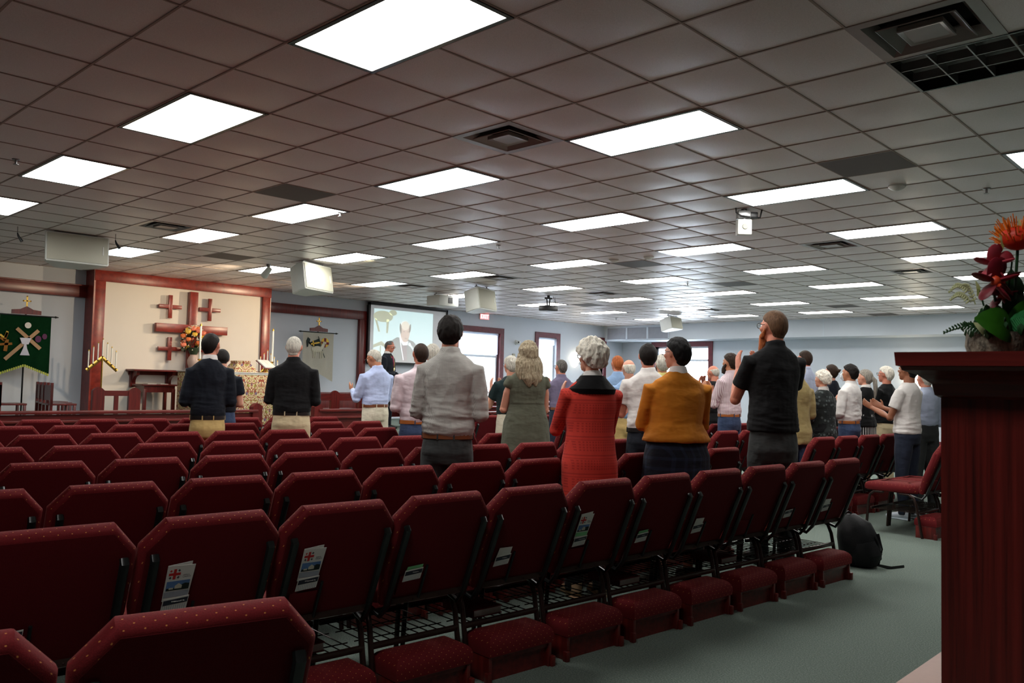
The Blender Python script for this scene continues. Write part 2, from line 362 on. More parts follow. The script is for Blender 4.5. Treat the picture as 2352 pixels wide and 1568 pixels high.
for i, j in LIGHTS:
    if (i, j) == (2, 1): continue
    cool = i == -3 and j < 4 and j != 2
    p = protoc if cool else proto; k = 1 if cool else 0
    o = dup(p) if used[k] else p; used[k] = True
    o.location = ((4*i+1)*T, (4*j+.5)*T, HC)
    tag(o, f'{"dim bluish" if cool else "bright white"} ceiling light, {ORD[i+3]} from the altar wall, {NEAR[j]}', 'ceiling light', 'lit ceiling light panels')
if True:
    r = empty('ceiling_light', (9*T, 4.5*T, HC), 0, 'unlit louvred ceiling light panel at the top right beside an air diffuser', 'ceiling light')
    b = B(); w_, d_ = 2*T, T
    b.box(-w_/2, w_/2, -d_/2, d_/2, .06, .07); b.build('reflector', M['lensoff'], r)
    b = B()
    for k in range(7): b.box(-w_/2+k*w_/6-.004, -w_/2+k*w_/6+.004, -d_/2, d_/2, -.004, .05)
    for k in range(4): b.box(-w_/2, w_/2, -d_/2+k*d_/3-.004, -d_/2+k*d_/3+.004, -.002, .05)
    b.build('louvre', M['alum'], r)
    b = B(); b.box(-w_/2-.01, -w_/2+.008, -d_/2, d_/2, -.006, .06); b.box(w_/2-.008, w_/2+.01, -d_/2, d_/2, -.006, .06); b.box(-w_/2, w_/2, -d_/2-.008, -d_/2+.008, -.006, .06); b.box(-w_/2, w_/2, d_/2-.008, d_/2+.008, -.006, .06); b.build('frame', M['blackm'], r)
# diffusers
def diffuser():
    r = empty('air_diffuser'); h = T/2
    def frust(b, a0, z0, a1, z1, a2, z2):
        sq = lambda a, z: [(-a, -a, z), (a, -a, z), (a, a, z), (-a, a, z)]
        b.loops([sq(a0, z0), sq(a1, z1), sq(a2, z2)], cap=False)
    b = B(); b.box(-h, h, -h, h, .09, .1); b.build('plenum', M['darkcav'], r)
    b = B(); frust(b, h+.006, -.004, h-.055, -.004, h-.10, .05); b.build('frame', M['diffm'], r)
    b = B(); frust(b, .195, -.012, .19, -.016, .13, .035); frust(b, .195, -.012, .19, -.008, .13, .043); b.build('cone', M['diffm'], r)
    b = B(); frust(b, .115, -.014, .11, -.018, .09, -.012); b.box(-.112, .112, -.112, .112, -.012, .01); b.build('centre_plate', M['diffm'], r)
    return r
dl = ['square air diffuser in the ceiling above the middle of the near rows', 'dark square air diffuser at the top right corner of the ceiling', 'square air diffuser near the hanging speaker at the left', 'square air diffuser on the right, between the camera and the far soffit', 'square air diffuser at far right with a warm glint, left of the flowers',
      'small air diffuser just above the hanging speaker near the exit sign', 'small air diffuser above the wide beam left of the projection screen', 'small air diffuser glinting to the right of the black projector', 'small air diffuser by the hanging speaker at the far soffit']
p = diffuser()
for k, (u, v) in enumerate(DIFF):
    o = p if k == 0 else dup(p); o.location = ((u+.5)*T, (v+.5)*T, HC); tag(o, dl[k], 'air vent', 'square ceiling air diffusers')
b = B(); b.box(-T/2, T/2, -T/2, T/2, -.003, .004); rp = b.build('return_grille', M['retg'])
rl = ['dark flat return grille between two lights at upper left', 'dark flat return grille at upper right above the smoke detector', 'dark flat return grille above the altar wall frame', 'dark flat return grille in the middle by two round detectors', 'dark flat return grille in the distance right of centre', 'faint return grille behind the black projector', 'faint return grille in the far rows above the bearded man', 'faint return grille nearest the far soffit']
for k, (u, v) in enumerate(RET):
    o = rp if k == 0 else dup(rp); o.location = ((u+.5)*T, (v+.5)*T, HC); tag(o, rl[k], 'air vent', 'flat ceiling return grilles')
# smoke detectors and sprinklers
def smoke(u, v, lab, r=.075):
    b = B(); b.lathe([(.005, 0), (r, 0), (r, -.02), (r*.8, -.035), (r*.45, -.05), (.004, -.055)][::-1]); o = b.build('smoke_detector', M['white']); o.location = (u*T, v*T, HC-.001); tag(o, lab, 'smoke detector', 'round ceiling detectors')
smoke(6.41, 8.92, 'round white smoke detector at upper right below a dark grille')
smoke(-1.51, 12.48, 'round white detector just left of the middle return grille'); smoke(-.54, 12.57, 'round white detector just right of the middle return grille')
def sprink(u, v, lab):
    r = empty('sprinkler_head', (u*T, v*T, HC), 0, lab, 'sprinkler', 'ceiling sprinklers')
    b = B(); b.cone((0, 0, 0), (0, 0, -.012), .035, .03, 16); b.build('escutcheon', M['alum'], r)
    b = B(); b.cone((0, 0, -.01), (0, 0, -.05), .01); b.cone((0, 0, -.05), (0, 0, -.053), .024, None, 14); b.build('deflector', M['alum'], r)
for u, v, l in [(7.37, 9.91, 'dark sprinkler head at right beside the smoke detector'), (-2.36, 9.28, 'chrome sprinkler head at centre beside a light panel'), (-2.56, 17.57, 'small sprinkler head right of centre in the distance'),
                (-12.25, 27.1, 'tiny sprinkler head near the far left corner of the ceiling'), (-2.84, -.33, 'sprinkler head at the far left edge of the ceiling'), (-2.2, 4.9, 'small dark sprinkler head above the second return grille at left')]: sprink(u, v, l)
# hanging speakers
def speaker(x, y, z, head, tilt, lab, w_=.80, h_=.40, d_=.42):
    # front faces local -Y after rotation ; head = heading (rad) of the front
    r = empty('hanging_speaker', (x, y, z), head, lab, 'speaker', 'white speakers hung from the ceiling')
    R_ = Mx.Rotation(tilt, 4, 'X'); c = lambda p: tuple(R_ @ V(p))
    b = B(); poly = [(-w_/2, 0), (w_/2, 0), (w_/2-.02, .12), (w_*.22, d_), (-w_*.22, d_), (-w_/2+.02, .12)]
    b.loops([[c((a, q, -h_/2)) for a, q in poly], [c((a, q, h_/2)) for a, q in poly]]); bmesh.ops.bevel(b.bm, geom=b.bm.edges[:], offset=.01, segments=2, affect='EDGES')
    b.build('cabinet', M['white'], r)
    b = B(); b.box(-w_/2+.02, w_/2-.02, -.012, .004, -h_/2+.02, h_/2-.02, .004, mat=R_); g = b.build('grille', M['grille'], r)
    b = B(); b.box(w_/2-.09, w_/2-.075, -.016, -.01, -.06, .06, mat=R_); b.build('badge', M['white'], g)
    b = B()
    for sx in (-.22, .22): b.tube([(sx, .12, h_/2-.02), (sx, .14, h_/2+.06), (sx*.9, .16, HC-z)], .012, 8)
    b.box(-.27, .27, .11, .15, h_/2+.01, h_/2+.03); b.build('hanger', M['alum'], r)
    return r
R90 = PI/2
speaker(-5.45, 1.6, 3.015, R90-.05, -.1, 'large white speaker hung from the ceiling at far left', .8, .40)
speaker(-5.0, 5.12, 2.97, R90+.38, -.16, 'white speaker hung above the altar with a warm lit grille', .78, .44)
speaker(-5.0, 8.98, 2.96, R90+.32, -.15, 'white speaker hung beside the white projector near the exit sign', .74, .42)
speaker(-5.4, 16.4, 3.02, R90+.1, -.2, 'small distant white speaker hung in front of the soffit grilles', .62, .32)
# white projector
r = empty('projector', (-6.9, 9.5, 3.06), R90, 'white boxy projector hung from the ceiling facing the screen', 'projector')
b = B(); b.box(-.28, .28, -.2, .22, -.11, .11, .02); b.build('housing', M['white'], r)
b = B(); b.box(-.02, .09, -.212, -.19, -.05, .07); b.build('vent_panel', M['blackp'], r)
b = B(); b.cone((0, .2, 0), (0, .26, 0), .06, .055, 20); b.build('lens', M['blackp'], r)
b = B()
for sx in (-.2, .2): b.cone((sx, 0, .1), (sx, 0, HC-3.06), .012)
b.box(-.24, .24, -.02, .02, .12, .14); b.build('mount', M['alum'], r)
# black projector
r = empty('projector', (-5.2, 11.02, 2.96), R90, 'small black projector on a short drop pole from the ceiling', 'projector')
b = B(); b.box(-.17, .17, -.13, .13, -.06, .05, .015); b.build('housing', M['blackp'], r)
b = B(); b.cone((.07, .12, 0), (.07, .16, 0), .035, .03, 16); b.build('lens', M['chrome'], r)
b = B(); b.cone((-.03, 0, .05), (-.05, 0, .2), .015); b.cone((.03, 0, .05), (.05, 0, .2), .015); b.box(-.08, .08, -.04, .04, .19, .23); b.cone((0, 0, .2), (0, 0, HC-2.96), .03); b.build('pole', M['blackm'], r)
b = B(); b.tube([(.16, .02, 0), (.25, .05, .05), (.3, .06, .15), (.28, .06, HC-2.96)], .006, 6); b.tube([(.15, 0, .27), (.2, 0, .16), (.28, .03, .15)], .005, 6); b.build('cable', M['blackp'], r)
# small ceiling camera unit
r = empty('ceiling_camera', (2.31, 5.56, 3.1), .75, 'white ceiling mounted camera unit with black cables under a light panel', 'camera')
b = B(); b.box(-.075, .075, -.05, .06, -.145, .02, .012); b.build('housing', M['white'], r)
b = B(); b.box(-.07, .06, -.055, .055, .03, .11, .006); b.cone((0, 0, 0), (0, 0, .133), .03); b.build('bracket', M['alum'], r)
b = B(); b.box(.06, .14, -.04, .03, .035, .1, .01); b.tube([(-.1, -.06, .133), (-.1, -.07, .08), (-.05, -.08, .05), (.05, -.07, .04)], .007, 6); b.tube([(.1, 0, .05), (.17, 0, .045), (.19, 0, .133)], .009, 6); b.build('cable', M['blackp'], r)
b = B(); b.cone((0, -.05, -.06), (0, -.062, -.06), .03, .026, 16); b.build('lens', M['grille'], r)
# hanging microphones and track spotlight
for x_, y_, l in ((-5.6, .9, 'hanging microphone left of the large left speaker'), (-5.1, 1.95, 'hanging black microphone right of the large left speaker')):
    r = empty('hanging_microphone', (x_, y_, HC), 0, l, 'microphone', 'microphones hung over the chancel')
    b = B(); b.cone((0, 0, 0), (0, 0, -.1), .003); b.build('cable', M['blackp'], r)
    b = B(); b.tube([(0, 0, -.09), (.01, .01, -.13), (.03, .05, -.2)], [.008, .014, .02], 8); b.build('capsule', M['blackp'], r)
r = empty('track_spotlight', (-6, 4.78, HC), 0, 'small grey spotlight on the ceiling between a light panel and the altar speaker', 'spotlight')
b = B(); b.cone((0, 0, 0), (0, 0, -.05), .04, .03, 14); b.cone((0, 0, -.04), (0, 0, -.09), .012); b.build('mount', M['alum'], r)
b = B(); b.cone((.04, 0, -.08), (-.1, -.02, -.2), .045, .062, 16); b.build('housing', M['white'], r)
lm = emit('spot_lamp_warm', (1, .78, .5, 1), 30)
b = B(); b.cone((-.1, -.02, -.2), (-.105, -.021, -.204), .05, .05, 16); b.build('lamp', lm, r)
def spot(name, loc, tgt, power, ang, col=(1, .76, .5), size=.06, blend=.6):
    l = bpy.data.lights.new(name, 'SPOT'); l.energy = power; l.spot_size = ang; l.spot_blend = blend; l.color = col; l.shadow_soft_size = size
    o = bpy.data.objects.new(name, l); C.objects.link(o); o.location = loc; o.rotation_euler = (V(tgt)-V(loc)).to_track_quat('-Z', 'Y').to_euler()
spot('spot_lamp', (-6.13, 4.75, HC-.24), (-9.5, 3.6, 2.6), 70, 1.1)
spot('spot_lamp', (-6.6, 8.3, HC-.12), (-9.5, 5.0, 2.0), 200, 1.05, size=.03)
spot('spot_lamp', (-4.1, 5.6, HC-.06), (-5.0, 5.05, 2.9), 6, 1.8, (1, .93, .6))
# banners
def banner(yc, x, yw, ztop, zbot, vn, mat, stand, name, lab):
    r = empty(name, (x, yc, DZ), 0, lab, 'banner'); zt, zb = ztop-DZ, zbot-DZ; h = yw/2
    b = B(); rows, cols = 24, 30; g = []
    for a in range(rows+1):
        rw = []
        for c in range(cols+1):
            u = -h+yw*c/cols; bot = zb + vn*(1-abs(u)/h); z = zt+(bot-zt)*a/rows
            rw.append(b.bm.verts.new((.006*math.sin(u*28+a*.1)*a/rows, u, z)))
        g.append(rw)
    for a in range(rows):
        for c in range(cols): b.bm.faces.new((g[a][c], g[a+1][c], g[a+1][c+1], g[a][c+1]))
    bmesh.ops.solidify(b.bm, geom=b.bm.faces[:], thickness=.006); cl = b.build('cloth', mat, r)
    b = B(); b.cone((0, -h-.07, zt), (0, h+.07, zt), .012)
    for s in (-1, 1): b.cone((0, s*(h+.06), zt), (0, s*(h+.12), zt), .022, .004)
    b.build('rod', M['blackm'], r)
    b = B(); poly = [(-.23, 0), (.23, 0), (.23, .07), (.1, .085), (0, .14), (-.1, .085), (-.23, .07)]
    b.prism(poly, lambda a, q, d: (d, a, zt+.02+q), -.015, .015); b.build('crest_board', M['wood'], r)
    b = B(); b.box(-.008, .008, -.012, .012, zt+.15, zt+.33); b.box(-.008, .008, -.055, .055, zt+.24, zt+.262)
    for q in ((-.055, zt+.251), (.055, zt+.251), (0, zt+.33)): b.ball((0, *q), .016, 1)
    b.build('finial_cross', M['gold'], r)
    b = B(); b.cone((-.03, 0, 0), (-.03, 0, zt+.1), .014); b.cone((-.03, 0, 0), (-.03, 0, .03), .16, .1, 20); b.build('pole', M['blackm'], r)
    return r, cl, zt, zb
F3 = lambda x0: (lambda a, q, d: (x0+d, a, q))
r, cl, zt, zb = banner(2.15, -9.42, .80, 2.3, 1.29, .16, M['green'], True, 'banner', 'dark green hanging banner with chalice and crossed staves')
def flat(name, polys, mat, par, d0=.012, d1=.018):
    b = B()
    for p in polys: b.prism(p, F3(0), d0, d1)
    return b.build(name, mat, par)
def bar(a0, b0, a1, b1, w_):
    d = V((a1-a0, b1-b0)).normalized(); nn = V((-d.y, d.x))*w_; return [(a0+nn.x, b0+nn.y), (a0-nn.x, b0-nn.y), (a1-nn.x, b1-nn.y), (a1+nn.x, b1+nn.y)]
zc = 1.47
flat('crossed_staves', [bar(-.3, zc-.32, .2, zc+.2, .03), bar(-.14, zc+.22, .24, zc-.12, .03)], M['tan'], cl)
flat('chalice', [[(-.09, zc+.06), (-.05, zc-.05), (.05, zc-.05), (.09, zc+.06)], [(-.018, zc-.05), (-.03, zc-.12), (.03, zc-.12), (.018, zc-.05)], [(-.03, zc-.12), (-.075, zc-.24), (.075, zc-.24), (.03, zc-.12)]], M['silver'], cl, .018, .026)
flat('host_disc', [[(.03+.052*math.cos(t*PI/10), zc+.28+.052*math.sin(t*PI/10)) for t in range(20)]], M['paper'], cl)
flat('wheat', [bar(-.32, zc+.0, -.28, zc+.14, .02), bar(-.38, zc+.05, -.32, zc+.0, .02), bar(-.4, zc-.07, -.2, zc-.05, .02), bar(-.3, zc-.18, -.28, zc+.02, .028)], M['orange'], cl)
flat('wheat_ear', [bar(-.31, zc+.05, -.28, zc+.16, .018), bar(-.39, zc+.1, -.33, zc+.05, .016)], M['yel'], cl)
flat('grapes', [[(.2+.05*math.cos(t*PI/6), zc+.05+.06*math.sin(t*PI/6)) for t in range(12)], [(.3+.04*math.cos(t*PI/6), zc+.1+.05*math.sin(t*PI/6)) for t in range(12)]], M['purple'], cl)
b = B()
for s in (-1, 1):
    for k in range(12):
        u = s*(k+.5)*.4/12; z = zb+.16*(1-abs(u)/.4); b.box(-.008, .012, u-.011, u+.011, z-.035, z+.008)
b.build('fringe', M['yelf'], cl)
r, cl, zt, zb = banner(8.05, -9.42, .80, 2.36, 1.26, .2, M['cream'], True, 'banner', 'cream woven banner with appliqued lamb, flag and halo')
zc = 1.62; k_ = .8
b = B(); b.ball((.016, -.03, zc-.02), (.02, .14, .075), 3); b.ball((.02, .1, zc+.05), (.016, .045, .09), 2, Mx.Rotation(-.5, 3, 'X').to_quaternion()); b.ball((.02, .15, zc+.13), (.018, .05, .033), 2)
for q in (-.13, -.08, .05, .1): b.tube([(.015, q, zc-.05), (.015, q+.01, zc-.14), (.015, q-.005, zc-.22)], [.024, .016, .012], 8)
b.ball((.015, -.16, zc-.02), (.012, .02, .05), 1); b.build('lamb', M['lamb'], cl)
flat('halo', [[(.17+.105*math.cos(t*PI/14), zc+.14+.105*math.sin(t*PI/14)) for t in range(28)]], M['yel'], cl, .006, .01)
flat('halo_bars', [bar(.17, zc+.13, .17, zc+.24, .028), bar(.17, zc+.13, .27, zc+.12, .028), bar(.17, zc+.13, .17, zc+.03, .02), bar(.17, zc+.13, .07, zc+.14, .02)], M['marr'], cl, .009, .012)
flat('flag', [[(-.3, zc+.02), (-.32, zc+.16), (-.28, zc+.24), (-.22, zc+.2), (-.24, zc+.1), (-.2, zc+.14), (0, zc+.22), (.05, zc+.04), (-.16, zc+.04), (-.22, zc+.08), (-.26, zc+.14), (-.27, zc+.03)]], M['blk'], cl, .01, .016)
flat('flag_cross', [bar(-.2, zc+.09, .04, zc+.14, .016), bar(-.13, zc+.05, -.15, zc+.17, .014)], M['yel'], cl, .016, .02)
flat('staff', [bar(-.02, zc+.27, .16, zc-.2, .008)], M['blk'], cl, .02, .026)
# big cross and small crosses
def cross(y, z, hl, w_, name, lab, x=XB, zlow=None, hu=None, tk=.07, grp='small crosses on the altar wall'):
    r = tag(empty(name, (x, y, z)), lab, 'cross', grp)
    zl = -hl if zlow is None else zlow; zu = hl if hu is None else hu
    b = B(); b.box(.05, .05+tk, -w_, w_, zl, zu, .003); b.build('upright', M['cross'], r)
    b = B(); b.box(.052, .048+tk, -hl, hl, -w_, w_, .003); b.build('crossbar', M['cross'], r)
    b = B(); b.box(0, .06, -w_*.6, w_*.6, -w_*.6, w_*.6); b.build('spacer', M['cross'], r)
cross(5.11, 2.245, .73, .082, 'wall_cross', 'large red wooden cross mounted at the centre of the altar wall', zlow=-.77, hu=.74, tk=.09, grp=None)
for y_, z_, l in ((4.66, 2.66, 'upper left'), (5.47, 2.66, 'upper right'), (4.68, 1.84, 'lower left'), (5.5, 1.84, 'lower right, mostly behind the flowers')):
    cross(y_, z_, .225, .036, 'wall_cross', f'small red wooden cross, {l} of the large wall cross', tk=.05)
# shelf
r = empty('wall_shelf', (XB, 5.1, 1.41), 0, 'long dark red wall shelf on brackets below the crosses', 'shelf')
b = B(); b.box(0, .4, -1.2, 1.2, -.02, .015, .004); b.build('shelf_board', M['woodh'], r)
b = B(); b.box(0, .04, -1.15, 1.15, -.09, -.02); b.build('apron', M['woodh'], r)
for y_ in (-1.08, -.4, .4, 1.08):
    b = B(); b.box(0, .06, y_-.05, y_+.05, -.32, -.02, .003); b.prism([(0.05, -.02), (.3, -.02), (.28, -.09), (.16, -.13), (.06, -.24)], lambda a, q, d: (a, d, q), y_-.03, y_+.03); b.build('bracket', M['wood'], r)
# flower vase on the shelf
r = empty('flower_arrangement', (XB+.26, 5.08, 1.425), 0, 'tall bouquet of orange and yellow roses in a pale vase on the shelf', 'flowers')
vm = plain('pale_vase_glaze', srgb(196, 172, 160), .15)
b = B(); b.lathe([(.002, 0), (.055, 0), (.075, .03), (.105, .14), (.11, .2), (.085, .27), (.06, .3), (.066, .315), (.05, .31), (.002, .3)]); b.build('vase', vm, r)
random.seed(4); fm = [plain('orange_rose', srgb(236, 128, 70), .7), plain('yellow_rose', srgb(240, 196, 76), .7), plain('pink_rose', srgb(244, 140, 110), .7)]; gm_ = plain('dark_green_leaf', srgb(44, 62, 40), .6); wm = plain('white_filler_blossom', srgb(226, 222, 196), .7)
b = B()
for k in range(150):
    th = random.random()*2*PI; ph = random.random()*1.0; rr = .26*random.uniform(.5, 1.05); c = V((math.cos(th)*math.sin(ph*2)*rr*.28, math.sin(th)*math.sin(ph*2)*rr, .52+math.cos(ph*2)*.34*random.uniform(.6, 1)))
    q = V((random.uniform(-1, 1), random.uniform(-1, 1), random.uniform(-.6, 1))).to_track_quat('Z', 'Y'); b.ball(c, (.018, .006, .05), 1, q)
b.tube([(0, 0, .28), (0, 0, .45)], [.05, .12], 10); b.build('foliage', gm_, r)
for k in range(26):
    ph = (k+.5)/26*1.9; th = k*2.4; c = (math.cos(th)*math.sin(ph)*.14, math.sin(th)*math.sin(ph)*.23, .54+math.cos(ph)*.3)
    b = B(); rd = random.uniform(.05, .062)
    for q in range(6): b.ball((c[0]+.4*rd*math.cos(q*1.05), c[1]+.4*rd*math.sin(q*1.05), c[2]+.2*rd*math.sin(q*2)), rd*.68, 1)
    b.ball(c, rd*.85, 1); b.build('rose', fm[k % 3], r)
b = B()
for k in range(90):
    ph = random.random()*2.0; th = random.random()*6.28; b.ball((math.cos(th)*math.sin(ph)*.15, math.sin(th)*math.sin(ph)*.26, .54+math.cos(ph)*.35), .013, 1)
b.build('filler_blossoms', wm, r)
# altar
x = N('brocade_frontal', srgb(190, 172, 130), .8, 0, .2); o = x.obj()
sp = x.n('ShaderNodeSeparateXYZ', {0: o}).outputs
cellx = x.math('PINGPONG', x.math('ADD', sp[1], sp[0]), .2); vec = x.n('ShaderNodeCombineXYZ', {0: cellx, 1: x.math('FLOORED_MODULO', sp[2], .5), 2: 0}).outputs[0]
v1 = x.n('ShaderNodeTexVoronoi', {'Vector': vec, 'Scale': 17, 'Randomness': .9}, feature='DISTANCE_TO_EDGE').outputs[0]
nn = x.noise(vec, 9, 2, .4); wv = x.math('SINE', x.math('MULTIPLY', nn, 42))
c0 = x.mix(x.math('GREATER_THAN', wv, .35), srgb(206, 192, 152), srgb(152, 84, 62)); n3 = x.noise(vec, 11, 1)
c0 = x.mix(x.math('GREATER_THAN', n3, .6), c0, srgb(150, 152, 72)); c0 = x.mix(x.math('LESS_THAN', n3, .36), c0, srgb(110, 102, 128)); c0 = x.mix(x.math('LESS_THAN', v1, .035), c0, srgb(128, 60, 50))
x.color(c0); M['brocade'] = x.m
r = empty('altar', (-8.25, 5.36, DZ), 0, 'altar table with patterned brocade frontal and white linen top', 'altar'); ah = 1.405-DZ
b = B(); b.box(-.32, .32, -.85, .85, 0, ah-.01, .01); b.build('body', M['wood'], r)
b = B(); b.box(-.33, .34, -.88, .88, .04, ah-.004, .006); b.build('frontal', M['brocade'], r)
b = B(); b.box(-.35, .36, -.9, .9, ah-.004, ah+.012, .004); b.box(.342, .348, -.9, .9, ah-.035, ah+.01); b.build('linen', M['paper'], r)
zt = DZ+ah+.012
r = empty('veiled_chalice', (-8.15, 5.5, zt), 0, 'brocade covered chalice with square stiff top on the altar', 'chalice')
sq = lambda a, z: [(-a, -a, z), (a, -a, z), (a, a, z), (-a, a, z)]
b = B(); b.loops([sq(.24, .0), sq(.2, .08), sq(.13, .17), sq(.13, .18)]); b.build('veil', M['brocade'], r)
b = B(); b.box(-.135, .135, -.135, .135, .18, .215, .004); b.build('burse', M['brocade'], r)
r = empty('missal_stand', (-8.1, 6.02, zt), .4, 'open book on a brass stand at the right end of the altar', 'book')
b = B(); b.box(-.12, .12, -.14, .14, .0, .015); b.cone((0, 0, .01), (0, 0, .14), .02); b.build('stand', M['gold'], r)
b = B(); RB = Mx.Translation((0, 0, .16)) @ Mx.Rotation(.6, 4, 'Y'); b.box(-.13, .13, -.17, -.003, 0, .025, .004, mat=RB); b.box(-.13, .13, .003, .17, 0, .025, .004, mat=RB); b.build('pages', M['paper'], r)
b = B(); b.box(-.14, .14, -.18, .18, -.012, 0, .003, mat=RB); b.build('cover', M['marr'], r)
def candle(y, lab, x=-8.2):
    r = empty('candlestick', (x, y, zt), 0, lab, 'candle', 'tall altar candles')
    b = B(); b.lathe([(.002, 0), (.06, 0), (.062, .012), (.03, .03), (.014, .05), (.026, .075), (.014, .1), (.012, .15), (.022, .17), (.014, .19), (.035, .21), (.038, .222), (.002, .222)], n=16); b.build('holder', M['gold'], r)
    b = B(); b.lathe([(.002, .22), (.018, .22), (.018, .83), (.002, .835)], n=14); b.build('candle', M['wax'], r)
    b = B(); b.lathe([(.002, .83), (.022, .83), (.02, .86), (.006, .87), (.005, .885), (.002, .885)], n=12); b.build('follower', M['gold'], r)
candle(4.71, 'tall white candle in brass holder at the left end of the altar'); candle(6.2, 'tall white candle in brass holder at the right end of the altar')
# floor candelabra
def candelabrum(y, lab, n=7, mir=1, x=-8.9, zz=1.36):
    r = empty('candelabrum', (x, y, DZ), 0, lab, 'candelabrum', 'seven branched floor candelabra'); zo = zz-DZ
    b = B(); b.cone((0, 0, 0), (0, 0, .04), .17, .12, 20); b.cone((0, 0, .02), (0, 0, zo+.25), .014); b.build('stem', M['gold'], r)
    for s in (-1, 1):
        b = B(); b.tube([(0, 0, zo+.25), (0, s*.26, zo+.02)], [(.03, .01)]*2, 6, side=(0, 0, 1)); b.build('arm', M['gold'], r)
    for k in range(7):
        q = (k-3)*.078; z = zo+.27-abs(k-3)*.07
        b = B(); b.cone((0, q, z-.02), (0, q, z+.01), .012, .022); cp = b.build('cup', M['gold'], r)
        b = B(); b.cone((0, q, z), (0, q, z+.30), .0115); b.build('candle', M['wax'], cp)
        b = B(); b.cone((0, q, z+.3), (0, q, z+.325), .014, .006); b.build('follower', M['gold'], cp)
candelabrum(3.25, 'seven branched brass floor candelabrum with white candles at the left frame post'); candelabrum(6.5, 'seven branched brass floor candelabrum partly behind the right end of the altar', zz=1.3)
# credence table
r = empty('side_table', (-9.15, 4.32, DZ), 0, 'small dark red wooden table left of the altar', 'table')
b = B(); b.box(-.24, .24, -.34, .34, .74, .77, .006); b.build('tabletop', M['woodh'], r)
b = B(); b.box(-.2, .2, -.29, .29, .62, .74); b.build('apron', M['wood'], r)
for sx in (-.18, .18):
    for sy in (-.27, .27): b = B(); b.box(sx-.028, sx+.028, sy-.028, sy+.028, 0, .68, .003); b.build('leg', M['wood'], r)
o = B().box(-.1, .1, -.18, -.02, 0, .008).box(-.08, .1, .06, .2, 0, .008).build('linen_cloth', M['paper']); o.location = (-9.15, 4.32, DZ+.77); tag(o, 'folded white cloths lying on the small wooden table', 'cloth')
# clergy bench (gabled posts)
def gpost(b, y, w_, h, x0=-.03, x1=.03): b.prism([(y-w_, 0), (y+w_, 0), (y+w_, h-.06), (y+w_*.55, h-.02), (y, h), (y-w_*.55, h-.02), (y-w_, h-.06)], lambda a, q, d: (d, a, q), x0, x1)
r = empty('prayer_desk', (-8.2, 3.25, DZ), 0, 'dark wooden prayer desk with two gabled end boards before the frame post', 'prayer desk')
for s, nm in ((-1, 0), (1, 1)): b = B(); gpost(b, s*.3, .1, .72); b.build('end_board', M['wood'], r)
b = B(); b.box(-.02, .02, -.22, .22, .57, .66); b.build('rail', M['woodh'], r)
b = B(); b.box(-.015, .015, -.035, .035, .1, .58); b.build('slat', M['wood'], r)
b = B(); b.box(-.25, .03, -.24, .24, .06, .1); b.build('kneeling_board', M['woodh'], r)
# small wooden chairs
def wchair():
    r = empty('wooden_chair')
    b = B(); b.box(-.2, .2, -.2, .2, .42, .45, .005); b.build('seat', M['wood'], r)
    for sx in (-.18, .18):
        b = B(); b.box(sx-.02, sx+.02, -.2, -.16, 0, .74, .003); b.build('leg', M['wood'], r); b = B(); b.box(sx-.02, sx+.02, .15, .19, 0, .42, .003); b.build('leg', M['wood'], r)
    b = B()
    for sx in (-.18, .18): b.box(sx-.02, sx+.02, -.2, -.16, .4, .78)
    b.box(-.18, .18, -.19, -.17, .5, .74); b.build('backrest', M['wood'], r)
    return r
p = wchair()
for k, (x_, y_) in enumerate(((-9.1, 2.52), (-8.6, 2.42), (-8.1, 2.32), (-8.2, 1.62))):
    o = p if k == 0 else dup(p); o.location = (x_, y_, DZ); o.rotation_euler = (0, 0, .0)
    tag(o, ['small wooden chair of the left row, farthest back by the wall', 'small wooden chair in the middle of the left row of three', 'small wooden chair nearest the communion rail in the left row', 'small wooden chair at the very left edge below the banner'][k], 'chair', 'small wooden chairs below the green banner')
# communion rails
def rail(y0, y1, lab, x=-5.2, posts=(True, True)):
    r = empty('communion_rail', (x, (y0+y1)/2, 0), 0, lab, 'rail'); h = (y1-y0)/2
    b = B(); b.box(-.09, .09, -h, h, .79, .83, .006); b.build('top_rail', M['woodh'], r)
    b = B(); b.box(-.02, .02, -h, h, .1, .78); b.build('panel', M['woodh'], r)
    b = B(); b.box(.0, .12, -h, h, .68, .71, .004); b.build('ledge', M['woodh'], r)
    for e, s in zip(posts, (-h, h)):
        if e: b = B(); gpost(b, s, .08, .93, -.06, .06); b.build('end_post', M['wood'], r)
rail(-2.0, 4.2, 'long dark red rail in front of the altar steps at the left', posts=(False, True)); rail(5.3, 6.7, 'short dark red rail with gabled post right of the centre aisle', posts=(True, False))
# right clergy bench, desk
r = empty('clergy_bench', (-7.4, 7.35, DZ), 0, 'dark wooden bench with a gabled end board right of the altar', 'bench')
for q, w_, h in ((-.2, .1, .72), (.42, .05, .68), (-.75, .05, .66)): b = B(); gpost(b, q, w_, h); b.build('end_board', M['wood'], r)
b = B(); b.box(-.02, .02, -.75, .42, .52, .66); b.build('back_rail', M['woodh'], r)
b = B(); b.box(-.4, .03, -.75, .42, .3, .36, .01); b.build('seat', M['wood'], r)
r = empty('book_desk', (-6.9, 8.15, DZ), 0, 'dark wooden desk with papers on top right of the bench', 'desk')
b = B(); b.box(-.22, .22, -.5, .5, .5, .53, .005); b.build('desktop', M['woodh'], r)
for q in (-.45, .45): b = B(); b.box(-.18, .18, q-.03, q+.03, 0, .5); b.build('side_panel', M['wood'], r)
b = B(); b.box(-.16, -.13, -.42, .42, .2, .5); b.build('back_panel', M['woodh'], r)
o = B().box(-.15, .15, -.38, .38, 0, .006).build('paper_sheets', M['paper']); o.location = (-6.9, 8.15, DZ+.53); tag(o, 'white papers lying on the book desk right of the altar', 'paper')
